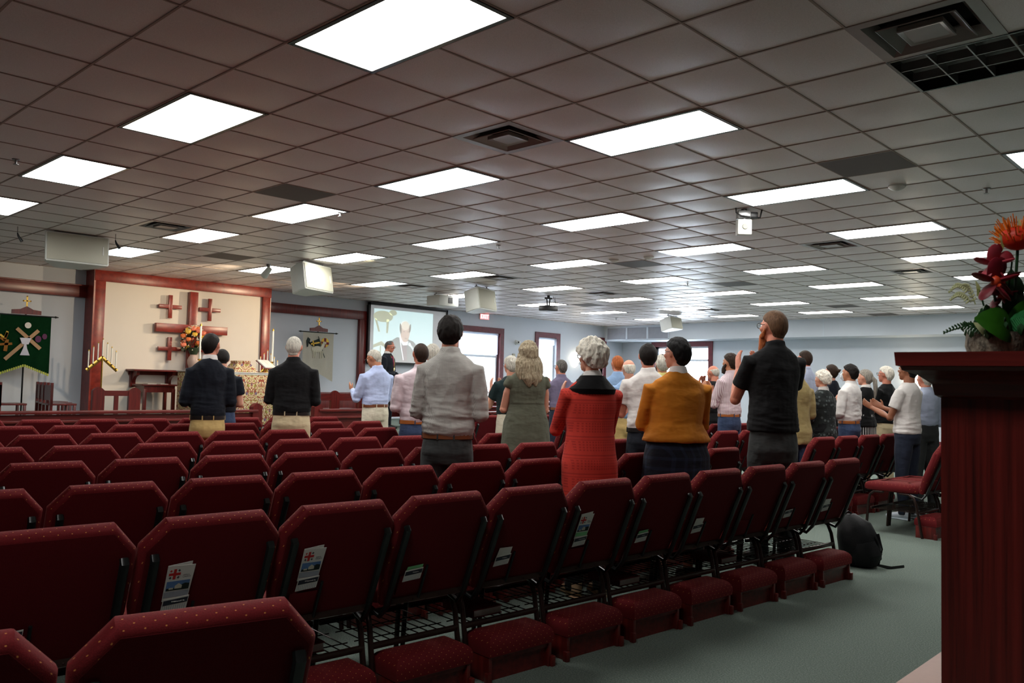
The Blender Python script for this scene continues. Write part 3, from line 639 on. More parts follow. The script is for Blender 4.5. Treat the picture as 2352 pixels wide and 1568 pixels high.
# lectern and microphone
r = empty('lectern', (-5.95, 8.3, DZ), -.9, 'dark red wooden lectern the speaking man stands at', 'lectern')
b = B(); b.box(-.25, .25, -.2, .2, 0, 1.0, .01); b.build('body', M['wood'], r)
b = B(); b.box(-.32, .32, -.27, .27, 1.02, 1.06, .006, mat=Mx.Rotation(.25, 4, 'X')); b.build('reading_top', M['woodh'], r)
b = B(); b.box(-.035, .035, -.21, -.2, .5, .85); b.box(-.14, .14, -.21, -.2, .68, .74); b.build('front_cross', M['cross'], r)
r = empty('microphone', (-5.9, 8.42, DZ+1.0), 0, 'black gooseneck microphone reaching from the lectern to the speaker', 'microphone')
b = B(); b.tube([(0, .0, 0), (0, .02, .12), (0, -.06, .24), (-.02, -.2, .33)], .007, 8); b.build('gooseneck', M['blackm'], r)
b = B(); b.tube([(-.02, -.2, .33), (-.03, -.3, .38), (-.035, -.35, .4)], [.014, .022, .028], 12); b.ball((-.037, -.365, .407), .028); b.build('capsule', M['blackp'], r)
# choir desks
for k, (x_, y0, y1, zt_) in enumerate(((-4.6, 8.6, 15.5, .78), (-5.6, 9.2, 16, .84), (-6.6, 9.8, 16.5, .9))):
    r = empty('choir_desk', (x_, (y0+y1)/2, DZ if k == 9 else (0 if x_ > -5.5 else DZ/2 if x_ > -5.89 else DZ)), 0, f'long dark red choir desk with glossy top, {["nearest", "middle", "farthest"][k]} of three below the windows', 'choir desk', 'choir desks by the windows')
    z_ = r.location.z; h = (y1-y0)/2; zt_ -= z_
    b = B(); b.box(-.16, .16, -h, h, zt_-.03, zt_, .004); b.build('desktop', M['woodh'], r)
    b = B(); b.box(.08, .11, -h+.02, h-.02, .0, zt_-.03); b.build('front_panel', M['woodh'], r)
    for s in (-1, 1): b = B(); b.box(-.16, .16, s*(h-.04)-.02, s*(h-.04)+.02, 0, zt_); b.build('end_panel', M['wood'], r)
# projection screen
r = empty('projection_screen', (XW+.14, 10.88, 1.72), 0, 'large framed projection screen showing the speaking man', 'screen'); sh = 1.475; hw = 1.275
b = B(); b.box(-.14, -.02, -hw+.06, hw-.06, .06, sh-.06); b.build('backing', M['blackp'], r)
fr = [(-hw, -hw+.055, 0, sh), (hw-.055, hw, 0, sh), (-hw, hw, 0, .055), (-hw, hw, sh-.055, sh)]
b = B()
for a, c, d, e in fr: b.box(-.03, .03, a, c, d, e)
b.build('frame', M['blackp'], r)
M['scrw'] = emit('screen_fabric', (.75, .78, .85, 1), .06); b = B(); b.box(-.02, 0, -hw+.05, hw-.05, .05, sh-.05); b.build('screen_surface', M['scrw'], r)
def pe(name, c, s=.62): return emit('projected_'+name, c, s*.42)
def sh2(polys, mat, nm, d): 
    b = B()
    for p_ in polys: b.prism(p_, lambda a, q, dd: (dd, a, q), d, d+.0012)
    return b.build(nm, mat, pic)
y0, y1, zA, zB = -1.1, .78, .09, 1.34
b = B(); b.box(0, .0015, y0, y1, zA, zB); pic = b.build('projected_picture', pe('wall', srgb(205, 240, 242), .85), r)
ell = lambda cy, cz, a, c, n=24, t=0: [(cy+a*math.cos(2*PI*k/n)*math.cos(t)-c*math.sin(2*PI*k/n)*math.sin(t), cz+a*math.cos(2*PI*k/n)*math.sin(t)+c*math.sin(2*PI*k/n)*math.cos(t)) for k in range(n)]
lam = pe('lamb', srgb(206, 214, 170), .5)
sh2([ell(-.82, 1.16, .3, .14), [(-1.08, 1.1), (-1.02, 1.1), (-.9, .78), (-.96, .78)], [(-.72, 1.1), (-.64, 1.1), (-.66, .76), (-.72, .76)], ell(-.52, 1.27, .12, .07)], lam, 'projected_lamb', .002)
sh2([[(-1.1, .46), (-.85, .56), (-.68, .44), (-.68, .36), (-.86, .46), (-1.1, .38)], bar(-.88, .1, -.88, .44, .02)], pe('lectern_cloth', srgb(196, 204, 150), .45), 'projected_stand', .002)
sh2([[(-.68, zA), (-.68, .44), (-.6, .56), (-.38, .68), (-.12, .66), (.14, .6), (.28, .48), (.32, .2), (.32, zA)]], pe('jacket', srgb(120, 134, 130), .5), 'projected_jacket', .0035)
sh2([[(-.2, zA), (-.24, .46), (-.16, .52), (-.06, .5), (-.04, zA)]], pe('shirt', srgb(132, 100, 108), .5), 'projected_shirt', .005)
sh2([[(-.3, .72), (-.3, .62), (-.18, .48), (-.04, .5), (-.02, .6), (-.1, .56), (-.26, .7)], bar(-.28, .6, -.16, .12, .014)], pe('collar', srgb(240, 246, 250), .9), 'projected_collar', .0065)
sh2([ell(-.13, .82, .15, .26)], pe('face', srgb(226, 196, 176), .7), 'projected_face', .008)
sh2([ell(-.13, .98, .13, .11)], pe('forehead', srgb(238, 228, 206), .85), 'projected_forehead', .0095)
sh2([ell(-.28, .9, .035, .13, t=.1), ell(.02, .92, .03, .11, t=-.1), ell(-.02, .62, .012, .02), bar(-.2, .83, -.14, .83, .008), bar(-.06, .83, 0, .83, .008), bar(-.14, .66, -.06, .66, .008)], pe('hair', srgb(134, 124, 106), .5), 'projected_hair', .011)
sh2([bar(.02, .52, .26, .28, .025), ell(.02, .52, .04, .045)], pe('mic', srgb(216, 236, 238), .8), 'projected_microphone', .0125)
# exit sign
r = empty('exit_sign', (XW+.03, 13.63, 3.06), 0, 'red lit EXIT sign high on the wall over the first window', 'sign')
b = B(); b.box(-.03, .0, -.18, .18, 0, .165, .004); b.build('housing', M['white'], r)
b = B(); b.box(0, .004, -.165, .165, .012, .153); b.build('face', M['exit'], r)
text('EXIT', .15, M['exitl'], r, (.006, 0, .083), (R90, 0, R90), 'lettering')
# wall camera, thermostat, sconces
r = empty('wall_camera', (XW, 14.95, 2.5), 0, 'small white security camera on the wall between two windows', 'camera')
b = B(); b.cone((0, 0, 0), (.03, 0, 0), .07, .06, 18); b.build('base', M['white'], r)
b = B(); b.ball((.07, .02, 0), (.06, .1, .055)); b.build('housing', M['white'], r)
b = B(); b.ball((.12, -.02, 0), .026); b.build('lens', M['blackp'], r)
o = B().box(0, .03, -.06, .06, -.07, .07, .008).build('thermostat', M['grille']); o.location = (XW, 14.85, 2.1); tag(o, 'small beige thermostat on the wall below the security camera', 'thermostat')
def sconce(loc, rz, lab, pw=45):
    r = empty('wall_sconce', loc, rz, lab, 'wall lamp', 'warm wall sconces')
    b = B(); n = 14
    b.loops([[(ra*math.sin(PI*k/n), -ra*math.cos(PI*k/n)*1.2, z) for k in range(n+1)] for ra, z in ((.02, -.14), (.09, -.06), (.15, .06))], closed=False, cap=False); bmesh.ops.solidify(b.bm, geom=b.bm.faces[:], thickness=.006); b.build('shade', emit('sconce_glass', (1, .86, .62, 1), 2.2), r)
    b = B(); b.ball((.05, 0, .0), .03); b.build('bulb', emit('sconce_bulb', (1, .85, .6, 1), 12), r)
    b = B(); b.box(0, .02, -.04, .04, -.12, .06); b.build('plate', M['gold'], r)
    l = bpy.data.lights.new('sconce_light', 'POINT'); l.energy = pw; l.color = (1, .84, .6); l.shadow_soft_size = .04
    lo = bpy.data.objects.new('sconce_light', l); C.objects.link(lo); lo.parent = r; lo.location = (.15, 0, .1)
sconce((XW, 17.62, 2.0), 0, 'glowing wall sconce between the second and third windows', 2.5)
sconce((-.6, YF, 1.55), -R90, 'warm glowing sconce on the far wall behind the cabinet', 7)
# ---------------- pews: maroon chairs ----------------
EB = V((0, -.19, .46)).normalized(); NB = V((0, -.46, -.19)).normalized(); BB = V((0, -.15, .40))
fb = lambda a, s, d: tuple(BB + V((a, 0, 0)) + EB*s + NB*d)
def make_chair():
    r = empty('padded_chair')
    poly = [(-.205, 0), (.205, 0), (.243, .17), (.243, .405), (.168, .498), (-.168, .498), (-.243, .405), (-.243, .17)]
    b = B(); b.slab(poly, fb, [(.05, -.052), (.03, -.05), (.012, -.042), (.003, -.028), (0, -.012), (.001, 0), (.004, .009), (.01, .0155), (.018, .0195)]); b.build('backrest', M['fab'], r)
    b = B(); b.slab(poly, fb, [(.024, .012), (.016, .016), (.019, .0203), (.03, .0215)]); b.build('back_panel', M['fabp'], r)
    b = B(); sp = [(-.20, -.12), (.20, -.12), (.243, -.03), (.243, .33), (.215, .38), (-.215, .38), (-.243, .33), (-.243, -.03)]
    b.slab(sp, lambda a, s, d: (a, s, d), [(.02, .395), (.004, .405), (0, .42), (0, .44), (.008, .46), (.028, .474), (.07, .482), (.14, .484)]); b.build('seat', M['fab'], r)
    for s in (-1, 1):
        b = B(); b.tube([fb(s*.2, .39, .026), fb(s*.2, .38, .04), fb(s*.2, .2, .04), fb(s*.2, .02, .04), fb(s*.205, -.04, .02), (s*.21, -.05, .385)], [(.015, .009), (.016, .013), (.015, .012), (.015, .012), (.013, .011), (.013, .011)], 8, side=(1, 0, 0)); b.build('back_post', M['blackm'], r)
        b = B(); b.tube([(s*.215, .05, .388), (s*.218, -.04, .385), (s*.222, -.085, .36), (s*.225, -.11, .3), (s*.228, -.165, .0)], .0125, 10); b.build('leg', M['legm'], r)
        b = B(); b.tube([(s*.215, .2, .388), (s*.218, .29, .385), (s*.222, .325, .355), (s*.225, .34, .28), (s*.228, .36, .0)], .0125, 10); b.build('leg', M['legm'], r)
    b = B(); b.box(-.2, .2, -.005, .005, -.012, .012, mat=Mx.Translation(fb(0, .03, .032)) @ Mx.Rotation(-.39, 4, 'X'))
    for q in (-.07, .07): b.ball(fb(q, .03, .037), .005, 1)
    b.build('back_bracket', M['legm'], r)
    for q in (-.135, .30): b = B(); b.box(-.23, .23, q, q+.02, .215, .24, .003); b.build('cross_rail', M['legm'], r)
    b = B()
    for k in range(9): q = -.2+.05*k; b.cone((q, -.125, .222), (q, .31, .222), .003, None, 6)
    for q in (0, .16): b.cone((-.23, q, .219), (.23, q, .219), .003, None, 6)
    b.build('book_rack', M['legm'], r)
    b = B(); b.slab([(-.165, .06), (-.05, .06), (-.05, .15), (-.165, .15)], fb, [(.0, .022), (0, .03), (.004, .032)]); pk = b.build('card_pocket', M['fabp'], r)
    b = B(); b.tube([fb(-.041, .03, .034), fb(-.041, .19, .034)], .006, 8); b.build('pen_loop', M['blackm'], pk)
    return r
def make_kneeler():
    r = empty('kneeler')
    b = B(); b.slab([(-.2, -.28), (.2, -.28), (.2, -.08), (-.2, -.08)], lambda a, s, d: (a, s, d), [(.012, .11), (.002, .115), (0, .135), (0, .158), (.007, .177), (.02, .191), (.04, .202), (.07, .209)]); b.build('cushion', M['fab'], r)
    b = B(); b.box(-.185, .185, -.262, -.095, .09, .117, .003); b.box(-.185, .185, -.245, -.23, .0, .1); b.build('base_board', M['woodh'], r)
    for s in (-1, 1):
        b = B(); b.box(s*.185-.01, s*.185+.01, -.27, -.09, 0, .112, .003); b.box(s*.198-.012, s*.198+.012, -.285, -.255, 0, .05, .004); b.build('foot', M['wood'], r)
    return r
# x position of the back tops at y=0, lateral pitch, first chair y, count
ROWS = [('A', 5.11, -2.02, .5, 2), ('B', 3.99, -2.03, .492, 12), ('C', 2.99, -2.01, .5, 12), ('D', 1.93, -1.44, .5, 11), ('E', .89, -.932, .512, 9), ('F', -.22, -.80, .49, 10), ('G', -1.36, -.725, .5, 9), ('H', -2.42, -.195, .515, 8)]
RROWS = [('r4', 3.71, 5.97, .5, 2), ('r3', 2.58, 5.86, .5, 6), ('r2', 1.47, 5.9, .5, 8), ('r1', .4, 5.9, .5, 6), ('r0', -.7, 5.9, .5, 5), ('r5', -2.32, 5.45, .5, 5)]
NR = {'A': 'nearest', 'B': 'second nearest', 'C': 'third nearest', 'D': 'fourth', 'E': 'fifth', 'F': 'sixth', 'G': 'seventh', 'H': 'frontmost'}
RZ = math.atan2(1, .085); FD = V((-.9964, .0847, 0)); RD = V((.0847, .9964, 0))
pc = make_chair(); pk_ = make_kneeler(); fc = fk = True; CH = {}
def put(row, x0, y, k, n, right=False):
    global fc
    p = V((x0+.085*y, y, 0)) + FD*.34; rz = RZ
    if row == 'A': a = .24; u = V((math.sin(a), math.cos(a), 0)); p = V((4.98, -1.62, 0)) + u*(k-1)*.5 + V((-u.y, u.x, 0))*.34; rz = PI/2-a
    o = pc if fc else dup(pc); fc = False; o.location = p; o.rotation_euler = (0, 0, rz); CH[(row, k)] = o
    if right:
        j = {'r4': 'nearest', 'r3': 'second', 'r2': 'third', 'r1': 'fourth', 'r0': 'fifth', 'r5': 'frontmost'}[row]
        l = f'maroon padded chair, {ORD[k]} from the aisle in the {j} row of the right-hand block'; g = 'maroon chairs in the right-hand block'
        if row == 'r4' and k == 0: l = 'maroon padded chair seen from the side, just left of the dark cabinet'
    else:
        c = n-1-k; l = f'maroon padded chair, {ORD[c]} from the aisle end in the {NR[row]} row'; g = 'rows of maroon padded chairs'
        if row == 'A': l = ['maroon padded chair cut off at the bottom left corner of the frame', 'large maroon padded chair nearest the camera at the bottom left'][k]
    tag(o, l, 'chair', g); return o
for row, x0, y0, dy, n in ROWS:
    for k in range(n): put(row, x0, y0+dy*k, k, n)
for row, x0, y0, dy, n in RROWS:
    for k in range(n): put(row, x0, y0+dy*k, k, n, True)
def kneel(o, lab):
    global fk
    q = pk_ if fk else dup(pk_); fk = False; q.location = o.location; q.rotation_euler = o.rotation_euler; tag(q, lab, 'kneeler', 'padded kneelers behind the chairs')
for k in range(2, 12): kneel(CH[('B', k)], f'maroon padded kneeler behind the second nearest row, {ORD[11-k]} from the aisle')
for k in range(5, 12): kneel(CH[('C', k)], f'maroon padded kneeler behind the third nearest row, {ORD[11-k]} from the aisle')
for k in range(2): kneel(CH[('r4', k)], f'maroon padded kneeler behind the {["first", "second"][k]} chair of the right-hand block nearest row')
for k in range(4): kneel(CH[('r3', k)], f'maroon padded kneeler behind the {ORD[k]} chair of the right-hand block second row')
# brochures and cards in the pockets, children positions in chair space
def place_on(ch, o):
    bpy.context.view_layer.update()
    mw = Mx.Translation(ch.location) @ Mx.Rotation(ch.rotation_euler.z, 4, 'Z'); o.location = mw @ o.location; o.rotation_euler = (0, 0, ch.rotation_euler.z)
def sheet(name, poly, mat, par, d, tk=.0015):
    b = B(); b.prism(poly, fb2, d, d+tk); return b.build(name, mat, par)
def rect(a0, a1, s0, s1): return [(a0, s0), (a1, s0), (a1, s1), (a0, s1)]
O0 = V(fb(-.105, .228, .026))
fb2 = lambda a, s, d: tuple(V((0, 0, 0)) + V((a, 0, 0)) + EB*s + NB*d)
def card(r, hdr='WELCOME', s0=-.045, tilt=.0, fold=None, d=.008):
    sheet('card', [(-.055, s0), (.055, s0+.008), (.058, s0+.075), (-.052, s0+.067)], M['paper'], r, d)
    sheet('header_band', [(-.05, s0+.035), (.054, s0+.043), (.055, s0+.068), (-.049, s0+.06)], M['ink'], r, d+.0016, .0006)
    b = B()
    for k in range(11): b.prism(rect(-.05+.0094*k, -.0478+.0094*k, s0+.004, s0+.034), fb2, d+.0016, d+.0021)
    b.build('print_lines', M['grayink'], r)
    if hdr: text(hdr, .012, M['paper'], r, fb2(.012, s0+.054, d+.0025), (R90-.39, 0, 0), 'lettering', .0002)
def brochure(ch, lab, green=False):
    r = empty('brochure', O0, 0, lab, 'leaflet', 'leaflets in the chair pockets'); 
    sheet('back_page', [(-.052, -.02), (.05, -.02), (.047, .158), (-.055, .146)], M['paper'], r, .001)
    sheet('front_page', [(-.055, -.03), (.054, -.03), (.062, .142), (-.056, .146)], M['paper'], r, .0035)
    dd = .0052; cx, cs = -.022, .103
    sheet('logo_cross', rect(cx-.006, cx+.006, cs-.025, cs+.025), M['red'], r, dd, .0005); sheet('logo_cross_bar', rect(cx-.025, cx+.025, cs-.006, cs+.006), M['red'], r, dd, .0006)
    for k, (sx, sy) in enumerate(((-1, 1), (1, 1), (-1, -1), (1, -1))):
        b = B(); q = (cx+sx*.017, cs+sy*.017); b.prism(rect(q[0]-.0055, q[0]+.0055, q[1]-.0018, q[1]+.0018), fb2, dd, dd+.0005); b.prism(rect(q[0]-.0018, q[0]+.0018, q[1]-.0055, q[1]+.0055), fb2, dd, dd+.0006); b.build('logo_small_cross', M['red'] if k == 0 else M['ink'], r)
    text('ALL\nSAINTS\nCHURCH', .0085, M['ink'], r, fb2(.029, .095, dd+.001), (R90-.39, 0, 0), 'lettering', .0002)
    ph = sheet('photo_sky', rect(-.049, .05, .022, .068), M['blue'], r, dd, .0005)
    b = B()
    for p_ in (rect(-.047, .049, .022, .034), [(-.02, .03), (.05, .03), (.05, .05), (.03, .054), (.01, .045)]): b.prism(p_, fb2, dd+.0006, dd+.001)
    b.build('photo_hills', M['blk'], r)
    b = B(); b.prism([(-.012, .03), (.018, .03), (.018, .044), (.003, .056), (-.012, .044)], fb2, dd+.001, dd+.0015); b.prism(rect(-.036, -.018, .028, .036), fb2, dd+.001, dd+.0015); b.build('photo_church', M['lamb'], r)
    sheet('text_block', rect(-.053, .053, -.012, .016), M['grn'] if green else M['grayink'], r, dd, .0005)
    card(r, 'WELCOME', -.085); r.scale = (.78, .78, .78); place_on(ch, r)
def minicard(ch, lab, top=None):
    r = empty('visitor_card', O0, 0, lab, 'card', 'leaflets in the chair pockets')
    if top: sheet('green_sheet' if top is M['grn'] else 'folded_sheet', [(-.05, -.04), (.052, -.04), (.056, .025 if top is M['grn'] else .05), (-.04, .02 if top is M['grn'] else .052)], top, r, .003)
    card(r, 'Visitors', -.065); r.scale = (.8, .8, .8); r.location = V(fb(-.105, .175, .026)); place_on(ch, r)
brochure(CH[('B', 2)], 'large white leaflet with red cross logo, in the tenth chair pocket from the aisle')
brochure(CH[('B', 3)], 'white folded leaflet with red cross logo, in the ninth chair pocket from the aisle')
brochure(CH[('B', 6)], 'white leaflet with red cross logo and green block, behind the woman in coral', True)
minicard(CH[('B', 1)], 'striped white card at the far left edge, low in a chair pocket')
minicard(CH[('B', 4)], 'striped card and pale green sheet, in the eighth chair pocket from the aisle', M['grn'])
minicard(CH[('B', 5)], 'striped card and white sheet, in the seventh chair pocket from the aisle', M['paper'])
minicard(CH[('B', 7)], 'small striped card with green edge, in the fifth chair pocket from the aisle', M['grn'])
minicard(CH[('B', 8)], 'small striped card, in the fourth chair pocket from the aisle', M['paper'])
minicard(CH[('B', 10)], 'small striped card, in the second chair pocket from the aisle'); minicard(CH[('B', 11)], 'small striped card and sheet in the chair pocket at the aisle end', M['paper'])
minicard(CH[('r5', 2)], 'small white card in a frontmost chair pocket beyond the grey-shirted man', M['paper']); minicard(CH[('r3', 0)], 'small white card in the aisle chair pocket of the right-hand block', M['paper'])
# hymnals on racks
for kk, (k, dx, lb) in enumerate(((3, .0, 'ninth'), (5, -.03, 'seventh'), (7, .02, 'fifth'), (9, .0, 'third'))):
    b = B(); b.box(-.09, .09, -.12, .12, .0, .006, .002); b.box(-.09, -.084, -.12, .12, .0, .04, .002); b.box(-.09, .09, -.12, .12, .034, .04, .002); r = empty('hymnal', (dx, .06, .2255), 0, f'dark red hymnal lying on the rack under the {lb} chair from the aisle', 'book', 'hymnals on the under-seat racks'); b.build('cover', M['marr'], r)
    B().box(-.084, .085, -.115, .115, .006, .034).build('pages', M['paper'], r); place_on(CH[('B', k)], r)
# backpack
x = plain('black_nylon', srgb(13, 14, 17), .55, 0, .3, .3, 12, 1, 14)
r = empty('backpack', (4.09, 4.12, 0), .65, 'black backpack slumped on the carpet at the aisle end of the second nearest row', 'backpack')
b = B(); b.tube([(0, .02, .0), (0, 0, .06), (-.01, -.01, .16), (-.05, .0, .27), (-.1, .02, .35), (-.12, .03, .375)], [(.10, .08), (.155, .11), (.16, .11), (.14, .095), (.08, .06), (.02, .02)], 20, side=(1, 0, 0)); b.build('body', x, r)
b = B(); b.tube([(.02, -.07, .03), (.02, -.1, .1), (0, -.09, .19)], [(.09, .05), (.11, .05), (.08, .03)], 16, side=(1, 0, 0)); b.build('front_pocket', x, r)
b = B(); b.tube([(-.03, .03, .37), (-.09, .0, .41), (-.13, .03, .37)], .008, 6); b.build('top_handle', M['blackp'], r)
b = B(); b.tube([(.1, -.08, .26), (.13, -.1, .15), (.1, -.1, .03), (.2, -.08, .006), (.32, 0, .006)], [(.014, .004)]*5, 6, side=(0, 0, 1)); b.build('strap', M['blackp'], r)
# ---------------- cabinet and flowers at the right edge ----------------
r = empty('cabinet', (6.85, -.5, 0), 0, 'tall dark mahogany cabinet with moulded cornice at the right edge', 'cabinet')
b = B(); b.box(-.73, .75, -.33, .3, 0, 1.36); b.build('body', M['woodp'], r)
b = B(); P_ = [(0, 1.33), (.008, 1.335), (.012, 1.355), (.03, 1.37), (.05, 1.378), (.052, 1.384), (.058, 1.386), (.06, 1.41), (0, 1.41)]
rings = []
for o_, z in P_: rings.append([(-.73-o_, -.33-o_, z), (.75+o_, -.33-o_, z), (.75+o_, .3+o_, z), (-.73-o_, .3+o_, z)])
b.loops(rings[:-1]); b.build('cornice', M['woodx'], r)
r = empty('low_table', (5.77, .31, 0), 0, 'low wooden table with pale top, its corner showing beside the cabinet', 'table')
tm = plain('pale_table_top', srgb(176, 140, 128), .5, 0, .4, .06, 30)
b = B(); b.box(-.12, .9, -.05, .6, .405, .435, .003); b.build('tabletop', tm, r)
for sx in (-.08, .86):
    for sy in (-.01, .56): b = B(); b.box(sx-.03, sx+.03, sy-.03, sy+.03, 0, .42); b.build('leg', M['wood'], r)
r = empty('flower_arrangement', (6.168, -.665, 1.41), 0, 'potted arrangement of burgundy orchids, orange protea and ferns on top of the cabinet', 'flowers')
r.rotation_euler = (0, 0, .70); K = 1/1215
def fp(x_, y_, d=0): return V(((x_-2285)*K, d, (820-y_)*K))
x = N('bark_pot', srgb(120, 108, 92), .9); x.color(x.ramp(x.noise(x.map(x.obj(), (1, 1, .35)), 90, 4, .7), [(.35, srgb(60, 54, 46)), (.6, srgb(150, 140, 122))])); x.bump(x.noise(x.obj(), 90), 1, .004)
b = B(); b.lathe([(.002, 0), (.046, 0), (.052, .02), (.05, .045), (.002, .045)], n=24); b.build('pot', x.m, r)
lf = plain('green_leaf', srgb(52, 112, 24), .35, 0, .5, .5, 30); lf2 = plain('dark_leaf', srgb(30, 66, 34), .35, 0, .5, .3, 30); fn = plain('fern_green', srgb(46, 128, 70), .5, 0, .4, .2, 40); cr = plain('cream_blossom', srgb(206, 210, 160), .6, 0, .3, .1, 50)
om = plain('orchid_petal', srgb(120, 18, 34), .5, 0, .4, .5, 40); om2 = plain('orchid_petal_pink', srgb(176, 60, 74), .5, 0, .4, .3, 40); oc = plain('orchid_centre', srgb(216, 70, 30), .5); pm = plain('protea_red', srgb(206, 48, 18), .5, 0, .4, .3, 40); pm2 = plain('protea_orange', srgb(236, 128, 30), .5)
def leaf(p, q, w_, mat, name='leaf', par=r, up_=(0, -1, .3), bend=.2):
    p, q = V(p), V(q); ax = q-p; side = ax.cross(V(up_)).normalized(); nn = side.cross(ax).normalized(); b = B(); L = []; n = 8
    for k in range(n+1):
        t = k/n; ww = w_*math.sin(PI*min(1, t*.93+.06))**.8; c = p+ax*t+nn*ax.length*bend*math.sin(PI*t); L.append([c-side*ww, c-side*ww*.5+nn*ww*.12, c, c+side*ww*.5+nn*ww*.12, c+side*ww])
    b.loops(L, closed=False, cap=False); bmesh.ops.solidify(b.bm, geom=b.bm.faces[:], thickness=.0012); return b.build(name, mat, par)
def blossom(c, s, mat, name='orchid'):
    o = None; b = B()
    for k in range(5):
        a = k*2*PI/5+.3; d = V((math.cos(a), -.25, math.sin(a))); q = d.to_track_quat('Z', 'Y'); b.ball(V(c)+d*s*.55, (s*.38, s*.1, s*.55), 2, q)
    o = b.build(name, mat, r); b = B(); b.ball(V(c)+V((0, -s*.2, 0)), (s*.22, s*.2, s*.26), 2); b.ball(V(c)+V((s*.1, -s*.3, -s*.2)), s*.12, 1); b.build('orchid_centre', oc, o)
blossom(fp(2266, 612, -.02), .036, om2); blossom(fp(2262, 652, -.03), .042, om); blossom(fp(2290, 640, .0), .038, om); blossom(fp(2300, 678, .01), .03, om); leaf(fp(2290, 590), fp(2328, 592), .012, om2, 'orchid_petal'); leaf(fp(2288, 585), fp(2293, 558), .007, om, 'orchid_bud')
b = B(); c = fp(2335, 552, .0); random.seed(8)
for k in range(130):
    a = random.uniform(0, 2*PI); e = random.uniform(.15, 1.35); d = V((math.cos(a)*math.cos(e-.3), math.sin(a)*math.cos(e-.3), math.sin(e-.3))); t = c+d*random.uniform(.035, .05)+V((0, 0, .01)); b.tube([c+d*.01, c+d*.03, t], [.0014, .0013, .001], 5)
b.build('protea_spikes', pm2, r); b = B(); b.ball(c+V((0, 0, .006)), (.032, .03, .024), 2); b.build('protea', pm, r)
b = B(); b.tube([fp(2335, 560), fp(2330, 640), fp(2325, 740)], .003, 8); b.tube([fp(2285, 650, .01), fp(2290, 740)], .0025, 8); b.tube([fp(2322, 600), fp(2312, 680), fp(2300, 750)], .0018, 6); b.tube([fp(2250, 668), fp(2265, 730), fp(2285, 760)], .0018, 6); b.build('stem', lf2, r)
def fern(p, q, mat, n=14, w_=.014, name='fern_frond'):
    p, q = V(p), V(q); b = B(); ax = q-p; side = ax.cross(V((0, -1, .2))).normalized()
    for k in range(n):
        t = (k+1)/n; c = p+ax*t+V((0, 0, .012*math.sin(PI*t))); l = w_*(1.1-t*.8)
        for s in (-1, 1): b.tube([c, c+side*s*l*.6+ax.normalized()*l*.4, c+side*s*l+ax.normalized()*l*.8], [.0016, .0022, .0008], 5)
    b.tube([p, p+ax*.5+V((0, 0, .012)), q], .0012, 5); b.build(name, mat, r)
fern(fp(2290, 745, -.03), fp(2345, 752, -.05), fn, 16, .022); fern(fp(2250, 765, -.03), fp(2160, 768, -.02), lf2, 14, .01); fern(fp(2230, 695), fp(2185, 690), cr, 10, .008, 'cream_spray'); fern(fp(2225, 670), fp(2182, 672), cr, 10, .007, 'cream_spray'); fern(fp(2240, 700), fp(2212, 655), cr, 10, .006, 'cream_spray')
for p_, q_ in (((2305, 575), (2292, 530)), ((2310, 560), (2289, 545)), ((2343, 540), (2336, 498)), ((2250, 680), (2240, 645))): leaf(fp(*p_, .01), fp(*q_, .0), .004, cr, 'cream_spike')
leaf(fp(2305, 775, -.03), fp(2208, 738, -.05), .035, lf, up_=(0, -1, .5)); leaf(fp(2300, 770, 0), fp(2350, 660, .02), .022, lf2); leaf(fp(2300, 735, -.02), fp(2356, 690, -.02), .012, lf); leaf(fp(2290, 778, .03), fp(2350, 715, .05), .03, lf2); leaf(fp(2320, 720, .02), fp(2346, 610, .04), .02, lf2); leaf(fp(2250, 780, -.03), fp(2218, 745, -.03), .009, cr, 'cream_leaf')
b = B(); random.seed(2)
for k in range(60): b.ball((random.uniform(-.05, .05), random.uniform(-.05, .05), random.uniform(.04, .065)), (.008, .008, .012), 1)
for k in range(26): b.ball(fp(random.uniform(2248, 2300), random.uniform(705, 745), random.uniform(-.02, .02)), .007, 1)
b.build('moss', lf2, r)
o = B().lathe([(.002, 0), (.04, 0), (.046, .02), (.036, .05), (.002, .062)], n=20).build('dark_pot', M['blackm']); o.location = (6.245, -.61, 1.41); tag(o, 'small dark round pot right of the bark flower pot on the cabinet', 'pot')
# ---------------- people ----------------
SK = {'fair': skinmat('skin_fair', srgb(208, 154, 130)), 'red': skinmat('skin_ruddy', srgb(196, 130, 106)), 'tan': skinmat('skin_tan', srgb(184, 128, 96)), 'brown': skinmat('skin_brown', srgb(146, 96, 70))}
HM = {'dark': hairmat('hair_dark_brown', srgb(22, 16, 13)), 'black': hairmat('hair_black', srgb(15, 13, 14)), 'brown': hairmat('hair_brown', srgb(48, 34, 25)), 'ginger': hairmat('hair_ginger', srgb(160, 88, 48)), 'sandy': hairmat('hair_sandy_brown', srgb(96, 70, 50)),
      'grey': hairmat('hair_grey', srgb(142, 136, 126)), 'white': hairmat('hair_white', srgb(226, 220, 206)), 'silver': hairmat('hair_silver', srgb(186, 182, 170)), 'ash': hairmat('hair_ash_blond', srgb(146, 132, 108), srgb(196, 184, 156)), 'pepper': hairmat('hair_dark_grey', srgb(84, 80, 76), srgb(150, 146, 140))}
M['eye'] = plain('eye_white', srgb(225, 222, 216), .2); M['lip'] = plain('lip', srgb(160, 84, 78), .5); M['leather'] = plain('brown_leather', srgb(112, 64, 36), .4); M['bleather'] = plain('black_leather', srgb(26, 24, 24), .35); M['tanleather'] = plain('tan_leather', srgb(164, 96, 44), .4)
M['glasses'] = plain('glasses_frame', srgb(40, 40, 44), .25, .5); M['mask'] = plain('paper_mask', srgb(222, 228, 232), .8)
